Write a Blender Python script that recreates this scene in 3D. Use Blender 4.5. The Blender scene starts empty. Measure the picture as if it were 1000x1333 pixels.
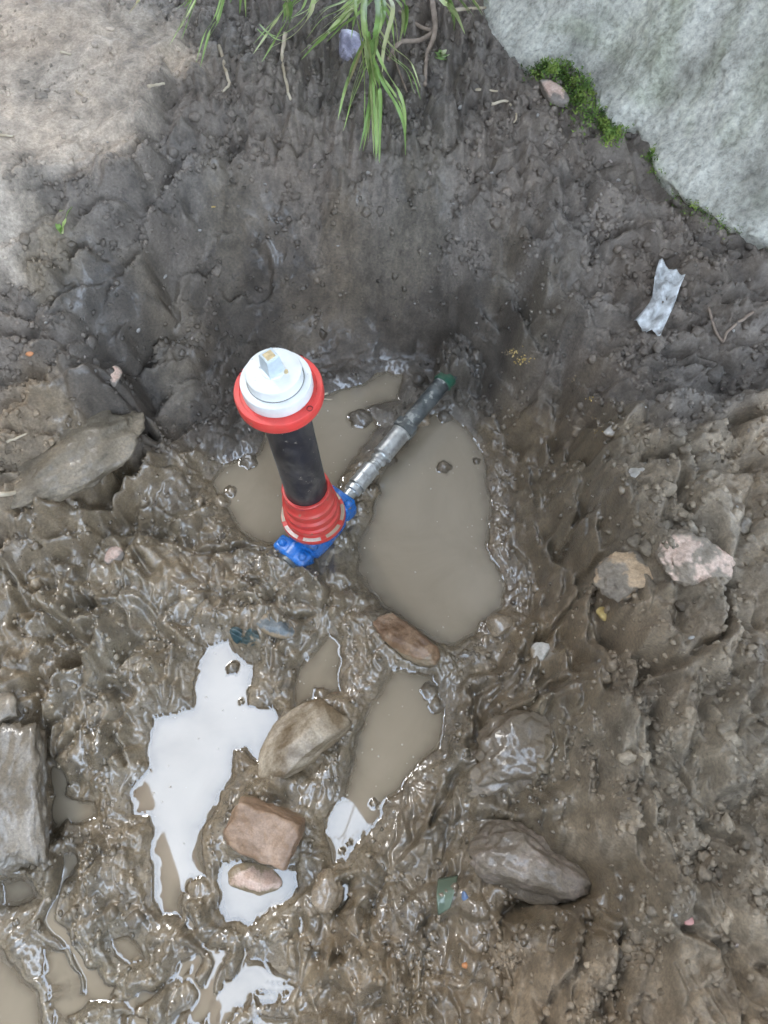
import bpy, bmesh, math, random
import numpy as np
from mathutils import Vector, Matrix, noise as mn

random.seed(7)
np.random.seed(7)
R = math.radians
scene = bpy.context.scene
COL = scene.collection

# ------------------------------------------------------------------ camera, sky, sun, exposure
CAM_H = 1.5
FPX = 1001.0
PITCH = math.atan(483.0 / FPX)            # lens axis is this far off straight down
cam_d = bpy.data.cameras.new('camera')
cam = bpy.data.objects.new('camera', cam_d)
COL.objects.link(cam)
cam.location = (0, 0, CAM_H)
cam.rotation_euler = (PITCH, 0, 0)
cam_d.sensor_fit = 'VERTICAL'
cam_d.sensor_height = 36.0
cam_d.lens = FPX / 1333.0 * 36.0
cam_d.clip_start = 0.02
cam_d.clip_end = 500
cam_d.dof.use_dof = True
cam_d.dof.focus_distance = 1.36
cam_d.dof.aperture_fstop = 5.0
scene.camera = cam

SUN_EL, SUN_AZ = R(52), R(-33)            # azimuth from +Y towards +X
sun_dir = Vector((math.sin(SUN_AZ) * math.cos(SUN_EL), math.cos(SUN_AZ) * math.cos(SUN_EL), math.sin(SUN_EL)))
world = bpy.data.worlds.new('World')
scene.world = world
world.use_nodes = True
wn, wl = world.node_tree.nodes, world.node_tree.links
wn.clear()
wo = wn.new('ShaderNodeOutputWorld')
bg = wn.new('ShaderNodeBackground')
sky = wn.new('ShaderNodeTexSky')
sky.sky_type = 'NISHITA'
sky.sun_disc = False
sky.sun_elevation = SUN_EL
sky.sun_rotation = SUN_AZ
sky.dust_density = 4.0
mix = wn.new('ShaderNodeMix')
mix.data_type = 'RGBA'
mix.inputs[0].default_value = 0.8
mix.inputs[7].default_value = (15.6, 18.6, 23.2, 1)     # even cloud cover
wl.new(sky.outputs[0], mix.inputs[6])
cl_tc = wn.new('ShaderNodeTexCoord')
cl = wn.new('ShaderNodeTexNoise'); cl.inputs['Scale'].default_value = 11.0; cl.inputs['Detail'].default_value = 4
wl.new(cl_tc.outputs['Generated'], cl.inputs['Vector'])
clr = wn.new('ShaderNodeValToRGB')
clr.color_ramp.elements[0].position = .32; clr.color_ramp.elements[0].color = (10.2, 12.6, 16.2, 1)
clr.color_ramp.elements[1].position = .68; clr.color_ramp.elements[1].color = (14.8, 17.4, 21.2, 1)
wl.new(cl.outputs[0], clr.inputs[0]); wl.new(clr.outputs[0], mix.inputs[7])
wl.new(mix.outputs[2], bg.inputs[0])
bg.inputs[1].default_value = 0.14
wl.new(bg.outputs[0], wo.inputs[0])

sun_d = bpy.data.lights.new('sun', 'SUN')
sun_d.energy = 0.8
sun_d.angle = R(16)
sun_d.color = (1.0, 0.96, 0.9)
sun = bpy.data.objects.new('sun', sun_d)
COL.objects.link(sun)
sun.rotation_euler = sun_dir.to_track_quat('Z', 'Y').to_euler()

vs = scene.view_settings
vs.view_transform = 'Standard'
vs.look = 'None'
vs.exposure = 1.88
vs.gamma = 1.0
vs.use_curve_mapping = False
scene.cycles.use_denoising = True
scene.cycles.max_bounces = 6

# ------------------------------------------------------------------ pixel rays of the 1000 x 1333 photograph
CT, ST = math.cos(PITCH), math.sin(PITCH)


def ray(px, py):
    v = 666.5 - py
    return np.array([px - 500.0, FPX * ST + v * CT, -FPX * CT + v * ST])


def W(px, py, z=0.0):
    r = ray(px, py)
    t = (z - CAM_H) / r[2]
    return np.array([r[0] * t, r[1] * t, z])


# ------------------------------------------------------------------ numpy noise
_rs = np.random.RandomState(11)
PERM = np.concatenate([_rs.permutation(256)] * 2).astype(np.int32)
ANG = (_rs.rand(256) * 2 * np.pi).astype(np.float32)
GX, GY = np.cos(ANG), np.sin(ANG)
RND1 = _rs.rand(256).astype(np.float32)
RND2 = _rs.rand(256).astype(np.float32)
RND3 = _rs.rand(256).astype(np.float32)


def hsh(ix, iy, seed):
    return PERM[(PERM[(ix + seed * 37) & 255] + iy + seed * 91) & 255]


def gnoise(x, y, seed=0):
    x = np.asarray(x, np.float32); y = np.asarray(y, np.float32)
    fx, fy = np.floor(x), np.floor(y)
    ix, iy = fx.astype(np.int32), fy.astype(np.int32)
    x = x - fx; y = y - fy
    u = x * x * x * (x * (x * 6 - 15) + 10)
    v = y * y * y * (y * (y * 6 - 15) + 10)

    def g(dx, dy):
        h = hsh(ix + dx, iy + dy, seed)
        return GX[h] * (x - dx) + GY[h] * (y - dy)
    a = g(0, 0); b = g(1, 0); c = g(0, 1); d = g(1, 1)
    return (a + u * (b - a) + v * ((c + u * (d - c)) - (a + u * (b - a)))) * 1.5


def fbm(x, y, octv=4, seed=0, gain=0.5, ridged=False):
    s = 0; a = 1.0; t = 0
    for o in range(octv):
        n = gnoise(x * 2.03 ** o + 3.1 * o, y * 2.03 ** o - 1.7 * o, seed + o)
        s = s + a * ((1 - 2 * np.abs(n)) if ridged else n)
        t += a; a *= gain
    return s / t


def worley(x, y, seed=0, jit=0.9):
    x = np.asarray(x, np.float32); y = np.asarray(y, np.float32)
    ix, iy = np.floor(x).astype(np.int32), np.floor(y).astype(np.int32)
    f1 = np.full(x.shape, 9, np.float32); f2 = f1.copy(); idr = np.zeros(x.shape, np.float32)
    for dx in (-1, 0, 1):
        for dy in (-1, 0, 1):
            h = hsh(ix + dx, iy + dy, seed)
            ddx = ix + dx + 0.5 + jit * (RND1[h] - 0.5) - x
            ddy = iy + dy + 0.5 + jit * (RND2[h] - 0.5) - y
            d = ddx * ddx + ddy * ddy
            near = d < f1
            f2 = np.where(near, f1, np.minimum(f2, d))
            idr = np.where(near, RND3[h], idr)
            f1 = np.where(near, d, f1)
    return np.sqrt(f1), np.sqrt(f2), idr


def sstep(a, b, x):
    t = np.clip((x - a) / (b - a), 0, 1)
    return t * t * (3 - 2 * t)


# ------------------------------------------------------------------ layout of the ground
# zone: colour of the soil itself, wetness, lump size factor, crumb factor
ZONES = {
    'T': ((.375, .314, .248), .08, .10, .16),     # trodden tan earth
    'D': ((.150, .127, .104), .27, .50, .9),    # dark topsoil
    'C': ((.130, .107, .080), .48, .34, .75),    # grey clay wall of the pit
    'B': ((.182, .142, .091), .90, 1.0, .55),    # wet brown mud
    'S': ((.150, .114, .072), .85, .65, .5),
    'K': ((.080, .066, .052), .56, .36, .7),     # dark wet clay, colour darkened further for the pit's shade
    'R': ((.222, .175, .120), .36, .80, .85),    # crumbly bank
}
PTS = """
0 0 .42 T|100 60 .42 T|60 170 .42 T|0 250 .42 T|150 170 .415 T|200 70 .42 T|130 120 .42 T|20 120 .42 T|60 30 .42 T
300 40 .41 D|250 110 .41 D|400 120 .39 D|500 60 .40 D|600 60 .40 D|480 200 .36 D|330 150 .38 D|230 220 .35 D|650 150 .39 D|700 220 .36 D
800 280 .36 D|900 320 .36 D|980 360 .37 D|130 270 .36 D|60 330 .34 R|0 310 .38 T|850 120 .40 D|950 220 .38 D|560 140 .38 D|400 40 .41 D
500 -200 .42 T|0 -200 .42 T|1000 -150 .42 D|-300 200 .42 T|1400 300 .40 D|-300 600 .3 B|1400 800 .34 R|-300 1100 .15 B|1300 1300 .32 R
450 300 .26 C|550 300 .27 C|380 330 .22 K|600 380 .2 K|450 380 .13 C|500 420 .085 K|400 420 .09 C|330 400 .13 K|480 460 .03 K|570 460 .035 K|420 470 .03 K
520 250 .32 C|420 260 .29 D|600 300 .28 D|640 330 .26 C
300 300 .27 C|250 400 .2 C|230 480 .15 C|270 530 .08 K|230 620 .07 B|190 570 .12 C|300 480 .08 K|290 400 .16 K
60 390 .31 D|20 450 .28 D|100 440 .27 D|130 380 .28 K|150 480 .18 K|30 560 .2 R|100 600 .15 B|160 540 .15 K|0 660 .16 R|70 710 .10 B|150 660 .075 B|130 740 .06 B|200 300 .31 D|190 400 .23 C
30 800 .10 B|120 800 .075 B|200 760 .06 B|250 720 .045 B|60 900 .08 B|150 900 .055 B|200 870 .045 B|230 820 .045 B|300 770 .05 B|350 760 .05 B|400 770 .05 B|430 800 .03 B|220 690 .05 B
110 1000 .05 B|130 1080 .025 B|60 1140 .04 B|20 1180 .012 B|120 1170 .035 B|175 1220 .03 B|100 1270 .025 B|250 1250 .022 B|320 1240 .018 B|400 1200 .04 B|400 1290 .04 B|470 1240 .055 B|200 1330 .015 B|330 1330 .008 B|30 1300 -.03 B|150 1130 .035 B|240 1210 .03 B|80 1320 .01 B
640 560 .05 S|700 560 .12 S|740 500 .2 C|690 430 .24 C|760 430 .29 D|660 650 .02 S|700 650 .09 S|755 620 .2 S|720 740 .08 S|765 690 .19 S|660 790 .02 S|700 830 .06 B|600 910 .012 S|640 920 .045 S|700 900 .085 B|760 880 .16 S|830 860 .24 R|830 720 .27 R|830 600 .29 R|900 480 .32 D|960 480 .33 D|850 400 .32 D|950 600 .32 R|900 700 .31 R|960 800 .31 R|900 900 .29 R|960 1000 .29 R|850 1000 .24 R|780 980 .19 R|700 980 .10 B|620 1000 .05 S|560 1020 .02 S|540 1100 .04 S|620 1080 .075 S|700 1090 .10 S|790 1080 .2 R|850 1120 .24 R|950 1150 .28 R|600 1180 .08 S|680 1200 .10 S|740 1170 .09 S|770 1220 .18 R|850 1250 .22 R|950 1300 .27 R|700 1300 .15 R|600 1300 .09 S|520 1200 .06 S|520 1300 .07 B|640 480 .11 K|620 520 .05 C|820 470 .3 D|790 360 .32 D|720 330 .3 D
470 690 .02 B|435 700 .02 B|430 750 .04 B|475 640 .022 B|455 790 .035 B|480 850 .025 B|590 855 .012 B|410 735 .025 B|500 560 .015 C|520 520 .015 C|340 960 .02 B|410 1010 .03 B|380 1010 .03 B|410 1100 .03 B|300 1060 .015 B
0 1500 .06 B|500 1500 .1 B|1000 1500 .3 R
"""


def deep(z):
    return z if z < .06 else .06 + (z - .06) * 1.24


CT_P = []
for tok in PTS.replace('\n', '|').split('|'):
    tok = tok.split()
    if len(tok) == 4:
        zz = deep(float(tok[2]))
        p = W(float(tok[0]), float(tok[1]), zz)
        CT_P.append((p[0], p[1], zz, tok[3]))
cx = np.array([p[0] for p in CT_P]); cy = np.array([p[1] for p in CT_P]); cz = np.array([p[2] for p in CT_P])


def tps(r2):
    return np.where(r2 < 1e-12, 0, 0.5 * r2 * np.log(np.maximum(r2, 1e-12)))


n = len(CT_P)
A = np.zeros((n + 3, n + 3))
A[:n, :n] = tps((cx[:, None] - cx) ** 2 + (cy[:, None] - cy) ** 2) + np.eye(n) * 6e-4
A[:n, n:] = np.stack([np.ones(n), cx, cy], 1)
A[n:, :n] = A[:n, n:].T
SOL = np.linalg.solve(A, np.concatenate([cz, [0, 0, 0]]))

POOLS = {
    'behind': [(423, 514), (470, 499), (502, 484), (525, 488), (518, 520), (478, 532), (495, 556), (460, 600), (440, 640), (455, 650), (420, 690), (365, 706), (345, 710), (315, 695), (300, 672), (283, 650), (275, 625), (290, 605), (335, 590), (345, 560), (385, 530)],
    'right': [(466, 708), (484, 672), (490, 640), (488, 628), (512, 596), (538, 562), (556, 541), (583, 539), (610, 560), (632, 595), (639, 645), (637, 708), (646, 735), (660, 762), (655, 790), (630, 810), (615, 830), (588, 840), (570, 838), (545, 822), (520, 805), (500, 790), (480, 770), (465, 745)],
    'lower': [(512, 872), (532, 870), (552, 875), (565, 882), (578, 925), (581, 945), (571, 971), (555, 988), (532, 1014), (512, 1037), (499, 1050), (496, 1066), (482, 1083), (466, 1100), (449, 1120), (431, 1127), (431, 1105), (426, 1093), (423, 1070), (430, 1047), (446, 1038), (454, 1014), (459, 991), (463, 958), (479, 922), (499, 892)],
    'triangle': [(427, 825), (445, 840), (442, 870), (445, 900), (410, 912), (385, 925), (380, 900), (382, 885), (395, 860), (415, 840)],
    'left': [(270, 838), (300, 833), (312, 855), (330, 865), (332, 895), (350, 915), (367, 930), (357, 960), (332, 995), (320, 976), (308, 980), (303, 1010), (287, 1045), (265, 1075), (260, 1110), (272, 1140), (272, 1160), (240, 1165), (235, 1195), (210, 1192), (200, 1170), (195, 1110), (200, 1080), (195, 1062), (170, 1060), (175, 1020), (195, 1000), (192, 970), (200, 935), (250, 920), (255, 870)],
    'stone': [(285, 1185), (283, 1150), (290, 1120), (310, 1118), (350, 1128), (387, 1122), (391, 1155), (365, 1178), (322, 1202), (292, 1198)],
    'corner': [(-10, 1225), (25, 1262), (52, 1290), (57, 1340), (40, 1420), (-90, 1420), (-90, 1225)],
    'small': [(147, 1222), (165, 1218), (185, 1235), (190, 1250), (165, 1254), (150, 1240)],
    'edge': [(3, 1150), (30, 1142), (45, 1150), (48, 1170), (25, 1182), (5, 1180)],
    'film': [(85, 1045), (125, 1045), (130, 1062), (95, 1075)],
    'bottom': [(318, 1335), (345, 1322), (378, 1326), (385, 1360), (320, 1360)],
}
POLYW = {k: np.array([W(x, y, 0.0)[:2] for x, y in v]) for k, v in POOLS.items()}


def poly_sd(poly, x, y):
    """signed distance, negative inside"""
    d = np.full(x.shape, 1e9, np.float32)
    inside = np.zeros(x.shape, bool)
    m = len(poly)
    for i in range(m):
        ax, ay = poly[i]; bx, by = poly[(i + 1) % m]
        ex, ey = bx - ax, by - ay
        t = np.clip(((x - ax) * ex + (y - ay) * ey) / (ex * ex + ey * ey), 0, 1)
        d = np.minimum(d, (x - ax - t * ex) ** 2 + (y - ay - t * ey) ** 2)
        if abs(ey) > 1e-9:
            inside ^= ((ay > y) != (by > y)) & (x < ex * (y - ay) / ey + ax)
    d = np.sqrt(d)
    return np.where(inside, -d, d)


def pools_sd(x, y):
    sd = np.full(x.shape, 9.0, np.float32)
    which = np.full(x.shape, -1, np.int32)
    for i, p in enumerate(POLYW.values()):
        lo, hi = p.min(0) - .2, p.max(0) + .2
        m = (x > lo[0]) & (x < hi[0]) & (y > lo[1]) & (y < hi[1])
        if not m.any():
            continue
        s = poly_sd(p, x[m], y[m]).astype(np.float32)
        cur = sd[m]; cw = which[m]
        b = s < cur
        cur[b] = s[b]; cw[b] = i
        sd[m] = cur; which[m] = cw
    return sd, which


# ------------------------------------------------------------------ ground grid
def wid(y):
    return .72 + .24 * (np.clip(y, -.6, 40) + .2)


NC, NR = 880, 960
s_f = np.linspace(-1.06, 1.06, NC)
grow = 1.06 + .004 * (1.19 ** np.arange(1, 46) - 1) / .19 * 1.0
s_all = np.concatenate([-grow[::-1], s_f, grow])
Y0, Y1 = -.33, 2.7
yy = np.linspace(0, 1, NR)
# spacing proportional to wid(y)
k_ = .24
yf = ((wid(Y0)) * np.exp(yy * math.log(wid(Y1) / wid(Y0))) - .72) / k_ - .2
gy = .005 * (1.2 ** np.arange(1, 42) - 1) / .2
y_all = np.concatenate([Y0 - gy[::-1], yf, Y1 + gy])
S, Y = np.meshgrid(s_all.astype(np.float32), y_all.astype(np.float32))
X = (S * wid(Y)).astype(np.float32)
NX, NY = len(s_all), len(y_all)


def base_height(x, y):
    out = np.zeros(x.shape, np.float32).ravel()
    xr, yr = x.ravel(), y.ravel()
    for a in range(0, len(xr), 60000):
        xs = np.clip(xr[a:a + 60000], -2.2, 2.2)[:, None]; ys = np.clip(yr[a:a + 60000], -.8, 3.4)[:, None]
        out[a:a + 60000] = tps((xs - cx) ** 2 + (ys - cy) ** 2) @ SOL[:n] + SOL[n] + SOL[n + 1] * xs[:, 0] + SOL[n + 2] * ys[:, 0]
    return out.reshape(x.shape)


def coarse_eval(fn, step=6):
    """evaluate on every step-th row and column, then interpolate in index space"""
    ri = np.unique(np.r_[np.arange(0, NY, step), NY - 1]); ci = np.unique(np.r_[np.arange(0, NX, step), NX - 1])
    v = fn(X[np.ix_(ri, ci)], Y[np.ix_(ri, ci)])
    v = v if v.ndim == 3 else v[..., None]
    out = np.empty((NY, NX, v.shape[2]), np.float32)
    for k in range(v.shape[2]):
        t = np.empty((len(ri), NX), np.float32)
        for r in range(len(ri)):
            t[r] = np.interp(np.arange(NX), ci, v[r, :, k])
        pos = np.interp(np.arange(NY), ri, np.arange(len(ri)))
        i0 = np.clip(np.floor(pos).astype(int), 0, len(ri) - 2)
        f = (pos - i0)[:, None].astype(np.float32)
        out[:, :, k] = t[i0] * (1 - f) + t[i0 + 1] * f
    return out


zc = np.array([list(ZONES[p[3]][0]) + list(ZONES[p[3]][1:]) for p in CT_P], np.float32)


def zone_eval(x, y):
    xw = x + 0.065 * fbm(x * 7, y * 7, 4, 61)
    yw = y + .085 * fbm(x * 7, y * 7, 3, 71)
    out = np.zeros(x.shape + (6,), np.float32); tot = np.zeros(x.shape, np.float32)
    for i in range(n):
        w = 1 / (((xw - cx[i]) ** 2 + (yw - cy[i]) ** 2) + 2e-4) ** 2.2
        tot += w
        out += w[..., None] * zc[i]
    return out / tot[..., None]


Hb = coarse_eval(base_height, 8)[..., 0]
Zn = coarse_eval(zone_eval, 4)
wet = Zn[..., 3]; lum = Zn[..., 4]; crm = Zn[..., 5]

# shoreline
qx = X + .008 * fbm(X * 24, Y * 24, 2, 5) + .0010 * gnoise(X * 150, Y * 150, 9)
qy = Y + .008 * fbm(X * 24, Y * 24, 2, 15) + .0010 * gnoise(X * 150, Y * 150, 19)
SD, WHICH = pools_sd(qx, qy)

# detail is laid out along the slope, not in plan, so steep faces do not smear
XN = X + 1.15 * Hb * np.tanh((X + .02) / .25)
YN = Y + 1.3 * Hb * sstep(.55, 1.0, Y)
# clods
wx = .022 * gnoise(XN / .085, YN / .085, 21) + .007 * gnoise(XN / .028, YN / .028, 22)
wy = .022 * gnoise(XN / .085, YN / .085, 23) + .007 * gnoise(XN / .028, YN / .028, 24)


def domes(cell, seed, rad=.72):
    f1, f2, rd = worley((XN + wx) / cell, (YN + wy) / cell, seed)
    return np.sqrt(np.clip(1 - (f1 / rad) ** 2, 0, 1)) * (.25 + .75 * rd), f2 - f1, rd


def clods(cell, seed, edge=.25, tilt=1.3):
    x = (XN + wx) / cell; y = (YN + wy) / cell
    ix, iy = np.floor(x).astype(np.int32), np.floor(y).astype(np.int32)
    f1 = np.full(x.shape, 9, np.float32); f2 = f1.copy(); top = np.zeros(x.shape, np.float32)
    for dx in (-1, 0, 1):
        for dy in (-1, 0, 1):
            h = hsh(ix + dx, iy + dy, seed)
            vx = x - (ix + dx + .5 + .95 * (RND1[h] - .5)); vy = y - (iy + dy + .5 + .95 * (RND2[h] - .5))
            d = vx * vx + vy * vy
            near = d < f1
            f2 = np.where(near, f1, np.minimum(f2, d))
            k_ = (h * 7 + 13) & 255
            top = np.where(near, .2 + .8 * RND3[h] + tilt * (vx * (RND2[k_] - .5) + vy * (RND1[k_] - .5)), top)
            f1 = np.where(near, d, f1)
    e = np.sqrt(f2) - np.sqrt(f1)
    return sstep(0, edge, e) * top


k1 = clods(.095, 35, .48)
k2 = clods(.042, 36, .50)
k3 = clods(.020, 37, .50)
d1, e1, r1 = domes(.085, 31)
d2, e2, r2 = domes(.036, 32)
d3, e3, r3 = domes(.0155, 33)
patch = sstep(-.25, .35, fbm(XN / .16, YN / .16, 2, 41))
patch2 = sstep(-.1, .4, fbm(XN / .07, YN / .07, 2, 43))
f_big = fbm(XN / .22, YN / .22, 3, 51)
f_mid = fbm(XN / .055, YN / .055, 5, 52, .55)
f_rid = fbm((XN + wx) / .10, (YN + wy) / .10, 4, 53, .5, True)
f_fine = fbm(XN / .012, YN / .012, 3, 54, .6)
f_bil = np.abs(gnoise((XN + 1.5 * wx) / .06, (YN + 1.5 * wy) / .06, 55))
f_bil2 = np.abs(gnoise((XN + wx) / .024, (YN + wy) / .024, 56))
d0, e0, r0_ = domes(.14, 34, .8)
dry = 1 - wet
p3 = sstep(-.2, .25, fbm(XN / .13, YN / .13, 2, 44))
k0 = clods(.17, 38, .42, 1.5)
det = lum * (.022 * (d0 - .4) + .048 * (k0 - .5) * (1 - .5 * p3) + .032 * (d1 - .45) * (1 - .6 * p3) + .036 * (k1 - .5) * p3 + .013 * (d2 - .4) * (.15 + .85 * patch) + .011 * (k2 - .45) * (1 - .7 * patch) + .0045 * (d3 - .35) * (.1 + .9 * patch2))
det += lum * (.014 * (f_bil - .3) + .004 * (f_bil2 - .3) * patch2 + .002 * f_mid)
det -= lum * (.030 * np.exp(-e1 / .06) * p3 + .012 * np.exp(-e2 / .07) * patch * patch2 + .020 * np.exp(-e0 / .03))
sm = sstep(-.20, .20, fbm((XN + 2 * wx) / .20, (YN + 2 * wy) / .11, 3, 45))
det *= 1 - (.60 * (1 - sm)) * sstep(.2, .6, wet)
det += .014 * f_big + crm * (.5 + .5 * sm) * (.009 * f_mid + .007 * (f_rid - .35) + .0020 * f_fine)
# broken dry clods and cracks on the banks
det += dry * crm * (.034 * (k0 - .5) * (1 - patch) + .026 * (k1 - .5) * patch + .016 * (k2 - .45) * (.35 + .65 * p3) + .007 * (k3 - .45) * patch2)
det -= dry * crm * .022 * np.exp(-e0 / .035) * patch * (r0_ > .3)
det -= dry * crm * .005 * np.exp(-e2 / .07) * (1 - .5 * patch)
det -= .002 * np.exp(-e3 / .12) * crm * patch2


def line_sd(px_pts):
    P = np.array([W(x, y, deep(z))[:2] for x, y, z in px_pts])
    best = np.full(X.shape, 9.0, np.float32); sg = np.ones(X.shape, np.float32)
    lo, hi = P.min(0) - .3, P.max(0) + .3
    m_ = (X > lo[0]) & (X < hi[0]) & (Y > lo[1]) & (Y < hi[1])
    x = (X + .035 * gnoise(X / .11, Y / .11, 131) + .6 * wx)[m_]; y = (Y + .035 * gnoise(X / .11, Y / .11, 132) + .6 * wy)[m_]
    bb = np.full(x.shape, 9.0); ss = np.ones(x.shape)
    for i in range(len(P) - 1):
        e = P[i + 1] - P[i]
        t = np.clip(((x - P[i, 0]) * e[0] + (y - P[i, 1]) * e[1]) / (e @ e), 0, 1)
        d = np.hypot(x - P[i, 0] - t * e[0], y - P[i, 1] - t * e[1])
        s_ = np.sign(e[0] * (y - P[i, 1]) - e[1] * (x - P[i, 0]))
        nb = d < bb
        bb = np.where(nb, d, bb); ss = np.where(nb, s_, ss)
    best[m_] = bb; sg[m_] = ss
    return best, sg


# breaks of slope: the side on the left of the travel direction is the higher one
SCARPS = [
    ([(860, 890, .2), (800, 820, .2), (775, 720, .2), (765, 640, .21), (775, 570, .23), (770, 510, .26), (745, 450, .28), (730, 400, .29), (690, 330, .31)], -.034, .010, .09),
    ([(720, 360, .29), (640, 345, .27), (580, 338, .27), (540, 350, .25)], -.018, .008, .06),
    ([(250, 270, .33), (200, 330, .3), (170, 400, .26), (180, 470, .2), (150, 520, .18)], -.036, .012, .09),
    ([(225, 60, .41), (215, 130, .41), (195, 180, .40), (160, 235, .4), (100, 270, .39), (55, 320, .38), (0, 345, .37)], -.018, .007, .05),
    ([(180, 540, .13), (150, 620, .1), (100, 690, .1), (20, 730, .11)], -.03, .012, .07),
    ([(440, 1140, .05), (450, 1180, .05), (430, 1240, .05)], .026, .010, .05),
    ([(760, 760, .17), (700, 790, .10), (650, 840, .06), (605, 890, .04)], .022, .010, .05),
    ([(800, 830, .2), (720, 890, .12), (650, 950, .07), (590, 1010, .05), (545, 1070, .05)], .026, .010, .06),
    ([(800, 1000, .2), (770, 1060, .17), (640, 1085, .10), (600, 1130, .08)], .024, .010, .05),
    ([(960, 520, .32), (900, 510, .32), (840, 520, .31), (790, 540, .3)], .018, .008, .06),
    ([(140, 780, .06), (200, 800, .05), (240, 830, .05)], .022, .010, .05),
    ([(90, 1090, .04), (100, 1180, .04), (150, 1260, .04), (170, 1330, .03)], .024, .010, .05),
    ([(40, 760, .1), (110, 830, .08), (60, 930, .07)], .022, .010, .05),
    ([(470, 380, .12), (400, 400, .11), (330, 440, .1)], -.014, .008, .05),
    ([(600, 480, .07), (650, 540, .07), (660, 620, .05), (690, 700, .07)], -.016, .010, .05),
    ([(880, 1200, .25), (820, 1230, .22), (770, 1290, .2), (760, 1333, .2)], -.024, .010, .06),
    ([(860, 950, .25), (840, 1040, .24), (870, 1120, .25)], -.018, .009, .06),
]
for pts_, amp, wd_, fall in SCARPS:
    dl, sg = line_sd(pts_)
    det += (.9 + .7 * patch) * amp * sg * np.tanh(dl / wd_) * np.exp(-(dl / fall) ** 1.5) * (.6 + .4 * patch)
# dark furrows
for pts_, dep, wd_ in (([(45, 955, .07), (70, 1020, .06), (95, 1095, .05)], .07, .020), ([(470, 470, .03), (510, 440, .06), (560, 470, .05)], .015, .012), ([(900, 640, .3), (870, 622, .3), (850, 600, .3)], .025, .008), ([(790, 675, .26), (775, 700, .25), (770, 760, .22)], .03, .009), ([(640, 640, .01), (700, 620, .1), (735, 560, .17)], .014, .012), ([(560, 255, .34), (500, 290, .29)], .012, .010), ([(60, 360, .31), (130, 330, .32)], .015, .012), ([(640, 48, .38), (660, 78, .38), (690, 98, .38), (740, 104, .38), (775, 142, .38), (800, 164, .38), (834, 176, .38), (858, 220, .38), (890, 256, .38), (925, 279, .38), (960, 299, .38), (1010, 326, .38)], .035, .012)):
    dl, sg = line_sd(pts_)
    det -= dep * np.exp(-(dl / wd_) ** 2)
Hf = Hb + det
GXs = np.gradient(X, axis=1); GYs = np.gradient(Y, axis=0)
for it in range(7):
    sl = np.hypot(np.gradient(Hf, axis=1) / GXs, np.gradient(Hf, axis=0) / GYs)
    bl = Hf.copy()
    bl[1:-1, 1:-1] = .25 * (Hf[:-2, 1:-1] + Hf[2:, 1:-1] + Hf[1:-1, :-2] + Hf[1:-1, 2:])
    Hf = Hf + (bl - Hf) * sstep(1.0, 2.0, sl)
# keep free ground out of the water, let the lowest wet mud lie in thin films
lowmud = sstep(1100, 1200, 1150 + 0 * X)
film = np.zeros(X.shape, np.float32)
for (px, py, rr) in ((165, 1235, .085), (330, 1275, .12), (105, 1060, .05), (70, 1315, .09), (28, 1165, .05), (225, 1300, .09), (345, 1225, .06), (430, 1090, .03)):
    c = W(px, py)
    film = np.maximum(film, np.exp(-((X - c[0]) ** 2 + (Y - c[1]) ** 2) / rr ** 2))
Hf = Hf - film * .018
floor_z = .004 + .008 * (fbm(X / .05, Y / .05, 3, 81) + .2) + .006 * d2 * lum - .05 * film
Hf = np.where(Hf < floor_z + .02, floor_z + .02 * np.exp(np.minimum((Hf - floor_z - .02) / .02, 0)), Hf)
flat_low = sstep(.028, .0, Hb) * (SD > 0)
shore = np.where(SD > 0, .0016 + .30 * SD + .05 * SD * d3, .38 * SD - .0012)
wgt = sstep(.0, .05, SD)
wgt = np.where(SD < 0, 0, wgt)
H = shore * (1 - wgt) + Hf * wgt
H = np.where(SD < 0, np.maximum(shore, -.05) + .004 * f_mid * sstep(0, -.03, SD), H)
H += np.where((SD > 0) & (SD < .05), lum * .006 * d3 * sstep(0, .012, SD), 0)
# little mud islands poking out of the pools
for (px, py, rr, hh) in ((578, 608, .012, .012), (325, 600, .016, .014), (303, 870, .010, .006), (331, 912, .006, .004), (314, 914, .004, .003), (487, 1046, .006, .003), (418, 905, .012, .007), (340, 905, .022, .010), (352, 895, .02, .010), (578, 543, .014, .012), (285, 655, .016, .006), (300, 640, .010, .005), (470, 545, .02, .010), (455, 1098, .004, .003), (445, 1108, .004, .003), (366, 738, .042, .050), (400, 748, .036, .040), (486, 640, .014, .020), (470, 662, .016, .018), (508, 600, .010, .018), (440, 705, .03, .028), (620, 600, .006, .004), (262, 1160, .02, .008), (560, 900, .012, .006), (568, 918, .012, .006), (575, 880, .014, .010)):
    c = W(px, py)
    dd = np.sqrt((X - c[0]) ** 2 + (Y - c[1]) ** 2) / (rr * (1 + .35 * gnoise(X / (rr * 1.2), Y / (rr * 1.2), 7)))
    H = np.where(dd < 1.6, np.maximum(H, hh * np.clip(1.25 - dd ** 2, -1, 1) + .3 * hh * d3), H)

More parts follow.
